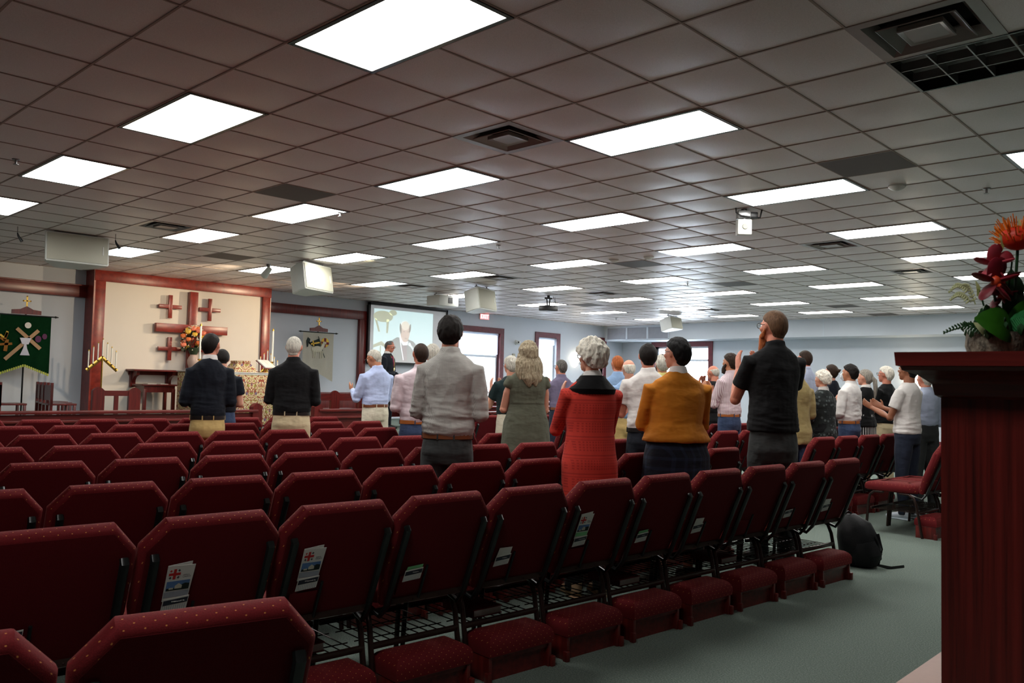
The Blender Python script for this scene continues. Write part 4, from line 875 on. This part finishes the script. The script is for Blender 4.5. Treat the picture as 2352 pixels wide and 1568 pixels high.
def remesh(bm, name, mat, vox, sm=4, parent=None, disp=0, dsc=6, seed=0, wz=-9):
    bmesh.ops.recalc_face_normals(bm, faces=bm.faces[:])
    me = bpy.data.meshes.new('tmp'); bm.to_mesh(me); bm.free(); t = bpy.data.objects.new('tmp', me); C.objects.link(t)
    md = t.modifiers.new('r', 'REMESH'); md.mode = 'VOXEL'; md.voxel_size = vox
    if sm: s = t.modifiers.new('s', 'SMOOTH'); s.factor = .5; s.iterations = sm
    dg = bpy.context.evaluated_depsgraph_get(); dg.update()
    out = bpy.data.meshes.new_from_object(t.evaluated_get(dg)); bpy.data.objects.remove(t); bpy.data.meshes.remove(me); out.name = name
    if disp:
        import numpy as np
        n = len(out.vertices); co = np.empty(n*3, 'f'); no = np.empty(n*3, 'f'); out.vertices.foreach_get('co', co); out.vertices.foreach_get('normal', no); co = co.reshape(-1, 3); no = no.reshape(-1, 3)
        d = np.empty(n, 'f')
        for i, (x_, y_, z_) in enumerate(co.tolist()):
            q = V((x_*dsc, y_*dsc, z_*dsc*.55+seed*7.3)); a = nz.noise(q); b_ = nz.noise(q*2.3); ww = math.exp(-((z_-wz)/.13)**2); c_ = nz.noise(V((x_*5, y_*5+seed, z_*26))); d[i] = ((1-abs(a)*2.4)*.7 + (1-abs(b_)*2)*.35 - .5)*(1-.4*ww) + ww*(1-abs(c_)*2.4)*.5
        co += no*(d*disp)[:, None]; out.vertices.foreach_set('co', co.ravel()); out.update()
    out.materials.clear(); out.materials.append(mat); out.polygons.foreach_set('use_smooth', [True]*len(out.polygons))
    o = bpy.data.objects.new(name, out); C.objects.link(o); o.parent = parent; return o
def hand(b, W, d, nrm, s, up_, curl=.3, fr=.0088, spread=.012):
    # W wrist, d direction of fingers, nrm palm normal, up_ side of the thumb
    d = d.normalized(); nrm = (nrm - d*nrm.dot(d)).normalized(); side = d.cross(nrm).normalized()
    if side.dot(up_) < 0: side = -side
    b.tube([W-d*.02*s, W+d*.015*s, W+d*.05*s, W+d*.09*s], [(.024*s, .019*s), (.03*s, .018*s), (.039*s, .016*s), (.037*s, .012*s)], 12, side=tuple(side))
    for k in range(4):
        q = 1.5-k; base = W+d*.082*s+side*q*.019*s; L = (.070, .078, .073, .056)[k]*s; dd = (d+side*q*spread*3).normalized()
        p1 = base+dd*L*.45+nrm*L*.10*curl; p2 = p1+(dd+nrm*curl).normalized()*L*.32; p3 = p2+(dd*.8+nrm*curl*1.6).normalized()*L*.25
        b.tube([base-dd*.02*s, base, p1, p2, p3], [fr*s, fr*1.08*s, fr*s, fr*.92*s, fr*.72*s], 8)
    t0 = W+d*.022*s+side*.024*s; t1 = t0+(d*.55+side*.8+nrm*.25).normalized()*.036*s; t2 = t1+(d*.9+side*.4+nrm*.3).normalized()*.032*s
    b.tube([t0-side*.012*s, t0, t1, t2], [.013*s, .0125*s, .011*s, .0085*s], 8)
def person(lab, x, y, z0, H, head, sex='m', w_=1, dp=1, top=None, sleeve='long', hem=None, bz=.97, pants=None, belt=None, skirt=None, hair='short', hc='dark', skin='fair', arms='clap', turn=0, nod=0, shoes=None, det=0, collar=None, extra=(), glasses=False, beard=None, lean=0, seed=1, jacket=False, cdisp=.012):
    s = H/1.735; root = empty('person', (x, y, z0), -math.radians(head), lab, 'person', None)
    vb = {2: .0062, 1: .0085, 0: .0105}[det]; vc = {2: .0085, 1: .011, 0: .014}[det]
    sh = (1.372 if sex == 'm' else 1.362); aw = (.172 if sex == 'm' else .148)*w_; dz = dp
    # head transform
    piv = V((0, -.015, 1.52)); Rh = Mx.Rotation(math.radians(turn), 4, 'Z') @ Mx.Rotation(math.radians(-nod), 4, 'X'); HT = Mx.Translation(piv) @ Rh @ Mx.Scale(.97, 4) @ Mx.Translation(-piv+V((0, 0, -.016)))
    Ln = Mx.Translation((0, 0, 1.0)) @ Mx.Rotation(math.radians(-lean), 4, 'X') @ Mx.Translation((0, 0, -1.0))
    hp = lambda p: HT @ V(p)
    SS = Mx.Scale(s, 4)
    def fin(bm_, legs=False):
        bmesh.ops.transform(bm_, matrix=SS @ (Mx.Identity(4) if legs else Ln), verts=bm_.verts)
    # ---- body: one surface
    b = B()
    def hb(c, r, sub=3): 
        g = bmesh.ops.create_icosphere(b.bm, subdivisions=sub, radius=1); bmesh.ops.transform(b.bm, matrix=HT @ Mx.Translation(c) @ Mx.Diagonal((*r, 1)), verts=g['verts'])
    hw = 1 if sex == 'm' else .95
    hb((0, -.012, 1.652), (.076*hw, .096, .098)); hb((0, .028, 1.598), (.060*hw, .066, .066)); hb((0, .06, 1.557), (.03, .03, .026)); hb((0, .072, 1.668), (.052, .02, .014), 2)
    b.tube([hp((0, .082, 1.665)), hp((0, .1, 1.637)), hp((0, .098, 1.622))], [.008, .0135, .012], 10); hb((0, .0865, 1.588), (.022, .010, .0085), 2)
    for q in (-1, 1): hb((q*.079*hw, -.008, 1.642), (.010, .02, .033), 2); hb((q*.045, .06, 1.625), (.02, .02, .02), 2)
    b.tube([(0, -.03, 1.43), (0, -.02, 1.50), hp((0, -.022, 1.555)), hp((0, -.01, 1.61))], [(.062, .058), (.056, .058), (.054, .060), (.05, .055)] if sex == 'm' else [(.055, .05), (.046, .048), (.044, .05), (.04, .045)], 16, side=(1, 0, 0))
    ty = -.012
    b.tube([(0, 0, .86), (0, 0, .98), (0, 0, 1.15), (0, 0, 1.27), (0, ty, 1.36), (0, -.02, 1.43), (0, -.02, 1.475)], [(.125*w_, .08*dz), (.13*w_, .085*dz), (.13*w_, .085*dz), (.15*w_, .09*dz), (.14*w_, .08), (.085, .06), (.05, .045)], 20, side=(1, 0, 0))
    for q in (-1, 1): b.tube([(q*.07, 0, .92), (q*.095, .0, .5), (q*.098, -.01, .09)], [.066, .046, .036], 12); b.ball((q*.1, .03, .05), (.035, .09, .03), 2)
    # arms
    A = {}
    for q in (-1, 1):
        S = V((q*aw, ty, sh))
        if arms == 'clap': E, W, d, nr = V((q*(aw+.04), .07, 1.10)), V((q*.055, .32, 1.25)), V((-q*.12, .45, .85)), V((-q, 0, .1))
        elif arms == 'claphigh': E, W, d, nr = V((q*(aw+.035), .14, 1.11)), V((q*.075, .36, 1.32)), V((-q*.1, .25, .95)), V((-q, 0, .1))
        elif arms == 'clasp': E, W, d, nr = V((q*(aw+.045), .0, 1.09)), V((q*.07, .21, 1.04)), V((-q*.8, .5, -.15)), V((-q*.2, -.5, .6))
        elif arms == 'crossed': E, W, d, nr = V((q*(aw+.045), .04, 1.09)), V((-q*.03, .20, 1.16+q*.02)), V((-q, .1, .1)), V((0, -1, 0))
        elif arms == 'open': E, W, d, nr = V((q*(aw+.045), .08, 1.10)), V((q*.12, .34, 1.2)), V((-q*.1, .8, .45)), V((-q, 0, .3))
        elif arms == 'face': E, W, d, nr = V((q*(aw+.03), .16, 1.2)), V((q*.06, .24, 1.43)), V((-q*.2, -.2, .95)), V((-q*.3, -.8, 0))
        else: E, W, d, nr = V((q*(aw+.07), -.03, 1.12)), V((q*(aw+.06), .06, .88)), V((0, .1, -1)), V((-q, 0, 0))
        A[q] = (S, E, W)
        b.tube([S+V((-q*.03, 0, 0)), S*.6+E*.4, E, E*.6+W*.4, W], [.052, .044, .038, .036, .024], 12); b.ball(E, .039, 2)
        hand(b, W, d, nr, 1.0 if sex == 'm' else .92, V((0, -.3, 1)) if arms != 'down' else V((0, 1, 0)), .35, .0092 if det == 2 else .0105 if det == 1 else .012)
    fin(b.bm)
    remesh(b.bm, 'body', SK[skin], vb, 3 if det else 2, root)
    # eyes, lips
    if abs(turn)+head_rel(head, x, y) > 30 or 'face' in extra:
        for q in (-1, 1):
            b = B(); b.ball(hp((q*.031, .073, 1.648)), .0125, 2); fin(b.bm); e = b.build('eye', M['eye'], root)
            b = B(); b.ball(hp((q*.031, .0825, 1.648)), (.006, .004, .006), 2); fin(b.bm); b.build('iris', M['blackp'], e)
        b = B(); b.ball(hp((0, .0905, 1.588)), (.021, .0085, .007), 2); fin(b.bm); b.build('mouth', M['lip'], root)
    # ---- top garment
    if top:
        b = B(); hz = bz if hem is None else hem; k = 1.12; lo = []
        wa = (.162 if sex == 'm' else .148)*w_; wd = .118*dz
        if hem is None: lo = [(0, 0, hz-.02), (0, 0, hz+.01), (0, -.003, hz+.05)]; lr = [(wa*.98, wd*.98), (wa*1.03, wd*1.05), (wa*1.04, wd*1.06)]
        else: lo = [(0, 0, hz), (0, 0, hz+.02)]; hh = (1.1 if sex == 'm' else 1.3) if hz > .8 else 1.22; lr = [(wa*hh, wd*hh), (wa*hh, wd*hh)]
        if hem is not None and hz < .85: lo += [(0, 0, .9), (0, 0, .98)]; lr += [(wa*1.2, wd*1.2), (wa*1.1, wd*1.12)]
        ch = (.178 if sex == 'm' else .158)*w_
        pts = lo+[(0, 0, 1.12), (0, 0, 1.21), (0, -.005, 1.29), (0, -.012, 1.345), (0, -.018, 1.388), (0, -.022, 1.425), (0, -.024, 1.455), (0, -.022, 1.49)]
        rr = lr+[(wa*1.0, wd*1.02), (ch*.98, .118*dz), (ch*1.04, .122*(dz*.6+.4)), (ch*1.04, .115*(dz*.5+.5)), (ch*.97, .107), (ch*.86, .096), (.115, .084), (.07, .066)]
        b.tube(pts, rr, 28, side=(1, 0, 0))
        if sex == 'f' and top: b.ball((0, .06*dz, 1.24), (.125*w_, .08, .075), 3)
        fr_ = {'long': 1, 'threeq': .72, 'short': .32, 'cap': .1, 'none': .0}[sleeve]
        for q in (-1, 1):
            S, E, W = A[q]; S0 = S+V((-q*.06, 0, .0)); ew = .058 if sex == 'm' else .052
            if jacket: ew += .008
            if fr_ >= .7:
                We = E+(W-E)*(.93 if fr_ == 1 else .35)
                b.tube([S0, S+V((q*.006, 0, .0)), S*.5+E*.5, E, E*.5+We*.5, We], [.05, .059*w_**.5, ew+.002, ew-.006, ew-.014, .036], 16); b.ball(E, ew-.006, 2)
            elif fr_ > 0:
                En = S+(E-S)*(.62 if fr_ == .32 else .2); b.tube([S0, S+V((q*.006, 0, 0)), S*.5+En*.5, En], [.05, .06*w_**.5, .064, .064 if fr_ == .32 else .056], 16)
        if collar == 'same' or collar is True: b.tube([(0, -.024, 1.46), (0, -.024, 1.495), (0, -.022, 1.522)], [(.074, .072), (.069, .07), (.064, .066)], 20, side=(1, 0, 0))
        fin(b.bm); o = remesh(b.bm, 'jacket' if jacket else ('dress' if skirt == 'dress' else 'shirt'), top, vc, 3, root, cdisp, 5.5, seed, (hem or bz)*s+.06)
        if collar not in (None, 'same', True):
            b = B(); b.tube([(0, -.024, 1.47), (0, -.024, 1.495), (0, -.02, 1.524)], [(.072, .07), (.067, .067), (.058, .06)] if sex == 'f' else [(.072, .07), (.068, .068), (.062, .065)], 24, side=(1, 0, 0)); fin(b.bm); b.build('collar', collar, root)
    if 'cowl' in extra: b = B(); b.tube([(0, -.026, 1.37), (0, -.026, 1.405), (0, -.026, 1.44), (0, -.024, 1.495)], [(.16, .11), (.168, .124), (.13, .108), (.082, .079)], 24, side=(1, 0, 0)); fin(b.bm); b.build('black_inner_collar', M['cowl'], root)
    if pants:
        b = B(); wa = (.158 if sex == 'm' else .152)*w_; wd = .115*dz
        b.tube([(0, 0, bz+.012), (0, 0, bz-.03), (0, -.008, bz-.13), (0, -.005, bz-.2)], [(wa, wd), (wa*1.03, wd*1.03), (wa*1.1, wd*1.12), (wa*1.0, wd)], 24, side=(1, 0, 0))
        for q in (-1, 1): b.tube([(q*.08*w_, -.01, bz-.12), (q*.092*w_, 0, .72), (q*.1, .01, .48), (q*.1, -.01, .2), (q*.1, -.01, .05)], [.092*w_, .088*w_, .07, .062, .062], 16); b.ball((q*.07*w_, -.045*dz, bz-.12), (.075*w_, .075, .09), 2)
        fin(b.bm, True); remesh(b.bm, 'trousers', pants, vc+.001, 3, root, .007, 6, seed+3)
        if belt:
            n = 32; R1 = lambda k_, z: [(k_*wa*math.cos(2*PI*i/n), k_*wd*math.sin(2*PI*i/n), z) for i in range(n)]
            b = B(); b.loops([R1(1.045, bz-.036), R1(1.075, bz-.034), R1(1.075, bz+.0), R1(1.04, bz+.002)]); fin(b.bm, True); bo = b.build('belt', belt, root)
            b = B()
            for a in (-1.25, -1.9, 0, PI): b.box(1.07*wa*math.cos(a)-.005, 1.07*wa*math.cos(a)+.005, 1.07*wd*math.sin(a)-.005, 1.07*wd*math.sin(a)+.005, bz-.04, bz+.004)
            fin(b.bm, True); b.build('belt_loop', pants, bo)
    if skirt:
        b = B(); wa = .15*w_; wd = .118*dz; sk = skirt if skirt != 'dress' else top; n = 48; rings = []
        for z, k_ in ((bz+.03, 1.03), (bz-.04, 1.12), (bz-.13, 1.3 if skirt == 'dress' else 1.24), (.7, 1.45 if skirt == 'dress' else 1.3), (.45, 1.62 if skirt == 'dress' else 1.3)):
            fl = .0 if z > bz-.05 else (.035 if skirt == 'dress' else .012)*(1 if z < .75 else .5)
            rings.append([((k_+fl*math.sin(11*2*PI*i/n))*wa*math.cos(2*PI*i/n), (k_+fl*math.sin(11*2*PI*i/n))*wd*math.sin(2*PI*i/n)-(.02 if .75 < z < .9 else 0), z) for i in range(n)])
        b.loops(rings[::-1]); fin(b.bm, True); b.build('skirt', sk, root)
    sm_ = shoes or M['bleather']
    for q in (-1, 1):
        b = B(); b.tube([(q*.1, -.075, .035), (q*.1, -.03, .045), (q*.1, .05, .042), (q*.102, .13, .032), (q*.1, .175, .024)], [(.03, .034), (.04, .042), (.043, .036), (.045, .03), (.025, .02)], 14, side=(1, 0, 0)); b.box(q*.1-.04, q*.1+.04, -.09, .165, 0, .016, .008); b.tube([(q*.1, -.045, .04), (q*.1, -.04, .1)], [.042, .044], 12); fin(b.bm, True); b.build('shoe', sm_, root)
    # ---- hair
    if hair:
        g = B(); gg = bmesh.ops.create_icosphere(g.bm, subdivisions=5, radius=1); th = {'short': .008, 'buzz': .004, 'full': .016, 'fluffy': .034, 'bald': .004, 'thin': .009, 'bobshort': .026, 'long': .022, 'tied': .014}[hair]
        low = {'fluffy': -.78, 'bobshort': -.72, 'long': -.8, 'full': -.98}.get(hair, -.95); R0 = V((.077*hw, .098, .1)); c0 = V((0, -.012, 1.652))
        for v in gg['verts']:
            d = v.co.normalized(); yy = d.y
            if yy > .25: line = .22+(yy-.25)*.62
            elif yy > -.15: line = -.05+(yy+.15)*.67
            else: ss = min(1, (-yy-.15)/.38); ss = ss*ss*(3-2*ss); line = -.05+ss*(low+.05)
            if hair in ('fluffy', 'bobshort', 'long') and yy > -.3: line -= .12
            line += .07*nz.noise(V((d.x*6, d.y*6, seed)))
            m_ = max(0, min(1, (d.z-line)/(.14 if th > .015 else .22)+.2))
            if hair == 'bald': m_ = m_*max(0, min(1, (.38-d.z)/.15))
            if hair == 'thin': cr_ = (V((d.x, d.y+.45, d.z-.9))).length; m_ *= max(.62, min(1, (cr_-.1)/.35)); m_ *= 1 if d.y < .35 else max(0, min(1, (.75-d.z)/.2))
            m_ = m_*m_*(3-2*m_); nn_ = nz.noise(V((d.x*5, d.y*5, d.z*3+seed)))*.35+nz.noise(d*14)*.15; t = th*(1+nn_*(1 if th > .015 else .4))
            if hair == 'fluffy' and d.z > 0: t *= 1.15
            hb_ = 1+.13*max(0, -d.z)**1.3*m_; v.co = c0+V((d.x*R0.x*(1+(hb_-1)*.6), d.y*R0.y*hb_, d.z*R0.z))*((1-m_)*.9+m_*1.0)+d*t*m_
        if hair in ('short', 'full', 'buzz', 'thin', 'tied'): g.ball((0, -.052, 1.585), (.05*hw, .04, .046), 3)
        if hair == 'long':
            for q in range(9):
                a = (q-4)/4; xx = a*.085; yy = -.085+.06*a*a; g.tube([(xx*.8, yy+.02, 1.64), (xx*1.15, yy-.02, 1.55), (xx*1.2, yy-.03, 1.47), (xx*1.0+.012*math.sin(q*2), yy-.05, 1.40), (xx*.9, yy-.05+.01*math.sin(q*3), 1.345+.02*math.sin(q*1.7))], [.03, .04, .04, .036, .014], 10)
        if hair == 'tied' and 'bun' in extra: g.ball((0, -.135, 1.66), (.032, .028, .03), 2); g.ball((.01, -.15, 1.675), (.02, .03, .012), 1)
        if hair == 'tied' and 'pony' in extra: g.tube([(0, -.1, 1.66), (.01, -.145, 1.6), (.02, -.15, 1.5), (.03, -.14, 1.4), (.03, -.13, 1.33)], [.025, .032, .03, .022, .008], 10)
        if hair in ('fluffy', 'long', 'bobshort'):
            bmesh.ops.transform(g.bm, matrix=SS @ Ln @ HT, verts=g.bm.verts); remesh(g.bm, 'hair', HM[hc], .006 if det else .008, 1, root, .010 if hair != 'long' else .008, 26, seed)
        else: bmesh.ops.transform(g.bm, matrix=SS @ Ln @ HT, verts=g.bm.verts); g.build('hair', HM[hc], root)
    if beard:
        b = B(); L = beard[1]; b.tube([hp((0, .03, 1.60)), hp((0, .062, 1.565)), hp((0, .08, 1.535-L*.3)), hp((0, .085, 1.52-L*.7)), hp((0, .08, 1.51-L))], [(.062, .045), (.056, .045), (.05, .04), (.038, .03), (.012, .012)], 16, side=tuple(Rh @ V((1, 0, 0))))
        b.tube([hp((-.066, .0, 1.625)), hp((-.055, .045, 1.575)), hp((0, .083, 1.562)), hp((.055, .045, 1.575)), hp((.066, .0, 1.625))], [.012, .02, .022, .02, .012], 8); fin(b.bm); remesh(b.bm, 'beard', HM[beard[0]], .006, 2, root, .006, 22, seed)
    if glasses:
        b = B()
        for q in (-1, 1):
            ring = [hp((q*.033+.025*math.cos(t*PI/8), .1, 1.65+.019*math.sin(t*PI/8))) for t in range(17)]; b.tube(ring, .0022, 6); b.tube([hp((q*.058, .1, 1.655)), hp((q*.084, .06, 1.655)), hp((q*.088, -.01, 1.652))], .0022, 6)
        fin(b.bm); b.build('glasses', M['glasses'], root)
    if 'mask' in extra: b = B(); b.tube([hp((0, .07, 1.635)), hp((0, .088, 1.615)), hp((0, .088, 1.585)), hp((0, .065, 1.55))], [(.035, .03), (.055, .035), (.055, .035), (.03, .03)], 16, side=tuple(Rh @ V((1, 0, 0)))); fin(b.bm); b.build('face_mask', M['mask'], root)
    return root, fin, hp
def head_rel(head, x, y): r = math.degrees(math.atan2(x-CX, y-CY)); return abs(r-head) % 360
PX = {'m1': (-0.95, 1.31, 1.74, -64), 'm1b': (-2.01, 1.98, 1.64, -63), 'm2': (-0.88, 2.17, 1.76, -58), 'blue': (-1.86, 3.96, 1.73, -53), 'pink': (0.25, 2.90, 1.71, -50), 'beh': (-0.73, 3.90, 1.76, -49), 'grey': (2.31, 1.43, 1.79, -48), 'olive': (1.37, 3.25, 1.72, -43), 'red': (3.26, 1.80, 1.62, -38), 'must': (3.40, 2.59, 1.68, -32), 'polo': (3.59, 3.66, 1.95, -26), 'wpolo': (2.42, 3.66, 1.71, -34), 'p12': (-0.18, 4.64, 1.65, -44), 'purple': (-0.98, 6.50, 1.68, -40), 'p14': (-1.0, 7.1, 1.76, -39), 'p15': (0.07, 6.40, 1.73, -36), 'p16': (1.00, 5.36, 1.64, -36), 'yellow': (1.11, 5.87, 1.71, -33), 'old': (0.29, 8.48, 1.67, -30), 'stripe': (1.24, 7.23, 1.78, -29), 'tan': (2.32, 6.85, 1.67, -25), 'tall': (1.40, 9.07, 1.90, -24), 'floral': (2.37, 7.41, 1.57, -23), 'bun': (1.35, 10.11, 1.73, -23), 'mask': (2.43, 8.09, 1.67, -22), 'pony': (2.41, 8.64, 1.62, -21), 'wh': (2.46, 9.24, 1.68, -19), 'T': (3.51, 6.92, 1.68, -18), 'lb': (3.51, 7.48, 1.60, -17)}
def P(key, rel, lab, bz=.97, **k):
    x, y, H, a = PX[key]; return person(lab, x, y, 0, H, a-rel, bz=bz/(H/1.75), seed=len(key)+int(y*3), **k)
navy = cloth('navy_cloth', srgb(19, 23, 32)); blk = cloth('black_cotton', srgb(15, 15, 17)); M['cowl'] = blk; khaki = cloth('khaki_twill', srgb(188, 160, 104)); khaki2 = cloth('beige_twill', srgb(196, 180, 146)); cream = cloth('cream_chino', srgb(206, 200, 180)); jean = cloth('blue_denim', srgb(54, 68, 96), 'denim'); jean2 = cloth('dark_denim', srgb(34, 40, 54), 'denim')
lblue = cloth('light_blue_shirt', srgb(182, 196, 232)); pinkc = cloth('pale_pink_shirt', srgb(216, 200, 206)); greyc = cloth('grey_checked_shirt', srgb(178, 176, 170), 'check', srgb(140, 138, 134), .006); char = cloth('charcoal_denim', srgb(50, 52, 52), 'denim'); olive = cloth('olive_grey_dress', srgb(86, 88, 74))
coral = cloth('coral_open_knit', srgb(204, 62, 50), 'knit', srgb(120, 22, 28)); must = cloth('mustard_knit', srgb(182, 112, 28)); plaid = cloth('dark_plaid', srgb(24, 28, 38), 'check', srgb(36, 46, 66), .07); whitec = cloth('white_cotton', srgb(222, 218, 214)); purp = cloth('purple_shirt', srgb(112, 104, 128)); dgreen = cloth('dark_green_shirt', srgb(28, 44, 46))
chamb = cloth('chambray_shirt', srgb(132, 160, 196)); yelc = cloth('yellow_shirt', srgb(222, 212, 134)); strp = cloth('pink_striped_shirt', srgb(222, 208, 212), 'stripe', srgb(170, 136, 148), .014); tanc = cloth('tan_jacket', srgb(150, 134, 90)); floral = cloth('dark_floral', srgb(34, 38, 38), 'floral', srgb(76, 84, 84)); strs = cloth('black_white_stripe_skirt', srgb(24, 24, 26), 'stripe', srgb(216, 214, 210), .03); grey2 = cloth('grey_shirt', srgb(128, 130, 132))
paleb = cloth('pale_blue_shirt', srgb(172, 182, 204)); khol = M['sash']
P('m1', 2, 'man in a dark navy sweater and khaki trousers, arms folded, before the flowers', .95, top=navy, w_=.92, pants=khaki, belt=M['bleather'], arms='clasp', turn=-28, hc='dark', hair='short', skin='red', collar=whitec, det=1, cdisp=.016)
P('m1b', 5, 'person in dark shirt and jeans mostly hidden behind the navy sweater man', .95, top=navy, w_=1.0, sleeve='short', pants=jean, arms='clasp', hair='short', nod=20)
P('m2', -3, 'man with cropped grey hair in a black shirt and beige trousers', .985, top=blk, w_=1.08, dp=1.05, pants=khaki2, belt=M['bleather'], arms='clasp', hair='buzz', hc='silver', skin='red', turn=-8, collar='same', det=1, cdisp=.014)
P('blue', 34, 'man in a light blue shirt and cream trousers bowing his head over his hands', 1.02, top=lblue, pants=cream, belt=M['leather'], arms='open', hair='buzz', hc='silver', skin='tan', nod=24, turn=22, glasses=True, collar='same', det=1, w_=1.06)
P('beh', 10, 'person with light hair hidden behind the grey shirted man', top=khaki2, pants=khaki2, hair='full', hc='silver', arms='clasp', turn=0)
P('pink', 12, 'man with buzzed hair in a pale pink shirt, tan belt and blue jeans', .94, top=pinkc, w_=1.14, dp=1.08, pants=jean, belt=M['tanleather'], arms='clasp', hair='buzz', hc='brown', skin='red', turn=5, det=1, collar='same')
P('grey', -6, 'tall dark haired man in a grey patterned shirt and charcoal jeans, brown belt', .975, top=greyc, w_=1.0, dp=1.0, pants=char, belt=M['leather'], arms='clasp', hair='full', hc='dark', skin='fair', collar='same', det=2, cdisp=.02)
P('olive', 16, 'woman with long ash blond hair in an olive grey sleeveless dress', 1.1, sex='f', top=olive, skirt='dress', w_=1.1, sleeve='cap', arms='clap', hair='long', hc='ash', skin='fair', turn=4, det=2, cdisp=.003)
P('red', 22, 'white haired woman in a long coral openwork knit cardigan', .95, sex='f', top=coral, w_=1.12, dp=1.1, hem=.52, pants=blk, arms='claphigh', hair='fluffy', hc='white', skin='fair', turn=8, collar=whitec, extra=('cowl',), det=2, glasses=True, shoes=M['tan'], cdisp=.006)
P('must', 20, 'woman with short black hair in a mustard cardigan and dark plaid skirt', .98, sex='f', top=must, w_=1.28, dp=1.3, hem=.99, skirt=plaid, arms='open', hair='full', hc='black', skin='fair', turn=28, collar=whitec, det=2, glasses=True, cdisp=.007)
P('polo', 30, 'tall bearded man in a black polo shirt and dark grey trousers', 1.0, top=blk, w_=1.02, dp=1.12, sleeve='short', hem=.90, pants=char, arms='claphigh', hair='short', hc='sandy', skin='red', turn=14, collar='same', beard=('ginger', .16), glasses=True, det=2, cdisp=.008)
P('wpolo', 10, 'dark haired man in a white polo shirt and black trousers', .965, top=whitec, w_=1.02, dp=1.02, pants=navy, belt=M['bleather'], sleeve='short', arms='clap', hair='thin', hc='dark', skin='red', collar='same', det=1)
P('p12', 28, 'white haired person in a dark green shirt clapping beside the blond woman', .97, top=dgreen, sleeve='short', pants=cream, arms='claphigh', hair='full', hc='silver', skin='fair', glasses=True, det=1)
P('purple', 36, 'grey haired man in a purple shirt clapping by the second window', 1.0, top=purp, pants=jean2, belt=M['leather'], arms='claphigh', hair='short', hc='pepper', skin='red', glasses=True, collar='same')
P('p14', 55, 'dark haired man with glasses in a grey shirt behind the white haired woman', top=grey2, pants=jean2, arms='clasp', hair='short', hc='pepper', skin='tan', glasses=True)
P('p15', 22, 'man with cropped ginger hair in a pale denim blue shirt', top=chamb, pants=jean2, arms='clasp', hair='buzz', hc='ginger', skin='red', collar='same')
P('p16', 20, 'bald man with white fringe beside the white polo man', top=chamb, pants=khaki, arms='clasp', hair='bald', hc='white', skin='fair', nod=6)
P('yellow', 18, 'grey haired man in a yellow shirt in front of the far window', top=yelc, pants=khaki, arms='clasp', hair='full', hc='silver', skin='tan', collar='same')
P('old', 55, 'bald older man in a dark vest holding his hands to his face', top=blk, pants=blk, arms='face', hair='bald', hc='silver', skin='red', nod=12, dp=1.1)
P('stripe', 52, 'bearded man in a pink striped shirt, brown belt and blue jeans', 1.0, top=strp, pants=jean, belt=M['tanleather'], arms='clap', hair='full', hc='brown', skin='tan', beard=('brown', .02), collar='same', det=1, shoes=M['leather'])
P('tan', 40, 'bald man in a long tan jacket and jeans behind the black polo man', top=tanc, hem=.74, pants=jean, arms='clasp', hair='bald', hc='white', skin='fair', jacket=True, w_=.95, collar='same')
P('tall', 50, 'tall man with glasses in a pale blue shirt by the far wall', top=paleb, pants=jean2, arms='clasp', hair='short', hc='brown', skin='red', glasses=True, collar='same')
P('floral', 55, 'white haired woman in a dark floral jacket', .95, sex='f', top=floral, hem=.6, pants=blk, arms='clasp', hair='bobshort', hc='white', skin='fair', w_=1.25, dp=1.3, collar=whitec, det=1)
P('bun', 55, 'woman with brown hair in a bun wearing a dark top', sex='f', top=navy, pants=blk, arms='clap', hair='tied', hc='brown', skin='fair', extra=('bun',))
P('mask', 62, 'dark haired man in a white shirt, face mask and jeans', .955, top=whitec, pants=jean, belt=M['tanleather'], arms='clasp', hair='full', hc='dark', skin='tan', extra=('mask',), collar='same', det=1, w_=1.06)
P('pony', 66, 'woman with a grey ponytail in a black cardigan and striped skirt', 1.0, sex='f', top=blk, hem=.94, skirt=strs, arms='clap', hair='tied', hc='grey', skin='fair', extra=('pony',), collar=whitec)
P('wh', 66, 'white haired man with glasses in a black shirt and khaki trousers', .97, top=blk, hem=.95, sleeve='short', pants=khaki2, arms='clap', hair='full', hc='white', skin='red', glasses=True, w_=1.15, dp=1.3, det=1)
P('T', 64, 'man in a plain white t-shirt and dark jeans clapping beside the cabinet', .98, top=whitec, hem=.93, sleeve='short', pants=jean2, arms='open', hair='short', hc='black', skin='brown', det=2, shoes=M['sash'], w_=1.04)
P('lb', 40, 'older man in a light blue shirt half hidden by the cabinet edge', .98, top=paleb, pants=char, arms='clasp', hair='thin', hc='silver', skin='red', collar='same')
# speaking man at the lectern
r, fin, hp = person('speaking man in a dark jacket, purple shirt and white collar at the lectern', -6.45, 7.72, DZ, 1.73, 62, top=navy, pants=navy, arms='clasp', hair='thin', hc='pepper', skin='red', nod=16, collar=whitec, extra=('face',), glasses=True, jacket=True, det=1, w_=1.05)
b = B(); b.tube([(0, .1, 1.2), (0, .108, 1.3), (0, .08, 1.42)], [(.02, .012), (.045, .012), (.05, .012)], 10, side=(1, 0, 0)); fin(b.bm); b.build('purple_shirt_front', cloth('purple_clerical', srgb(120, 26, 70)), r)
b = B(); b.box(-.008, .008, .122, .13, 1.14, 1.2); b.box(-.022, .022, .122, .13, 1.17, 1.185); b.tube([(-.06, .07, 1.44), (-.03, .12, 1.3), (0, .128, 1.2), (.03, .12, 1.3), (.06, .07, 1.44)], .003, 6); fin(b.bm); b.build('pectoral_cross', M['gold'], r)
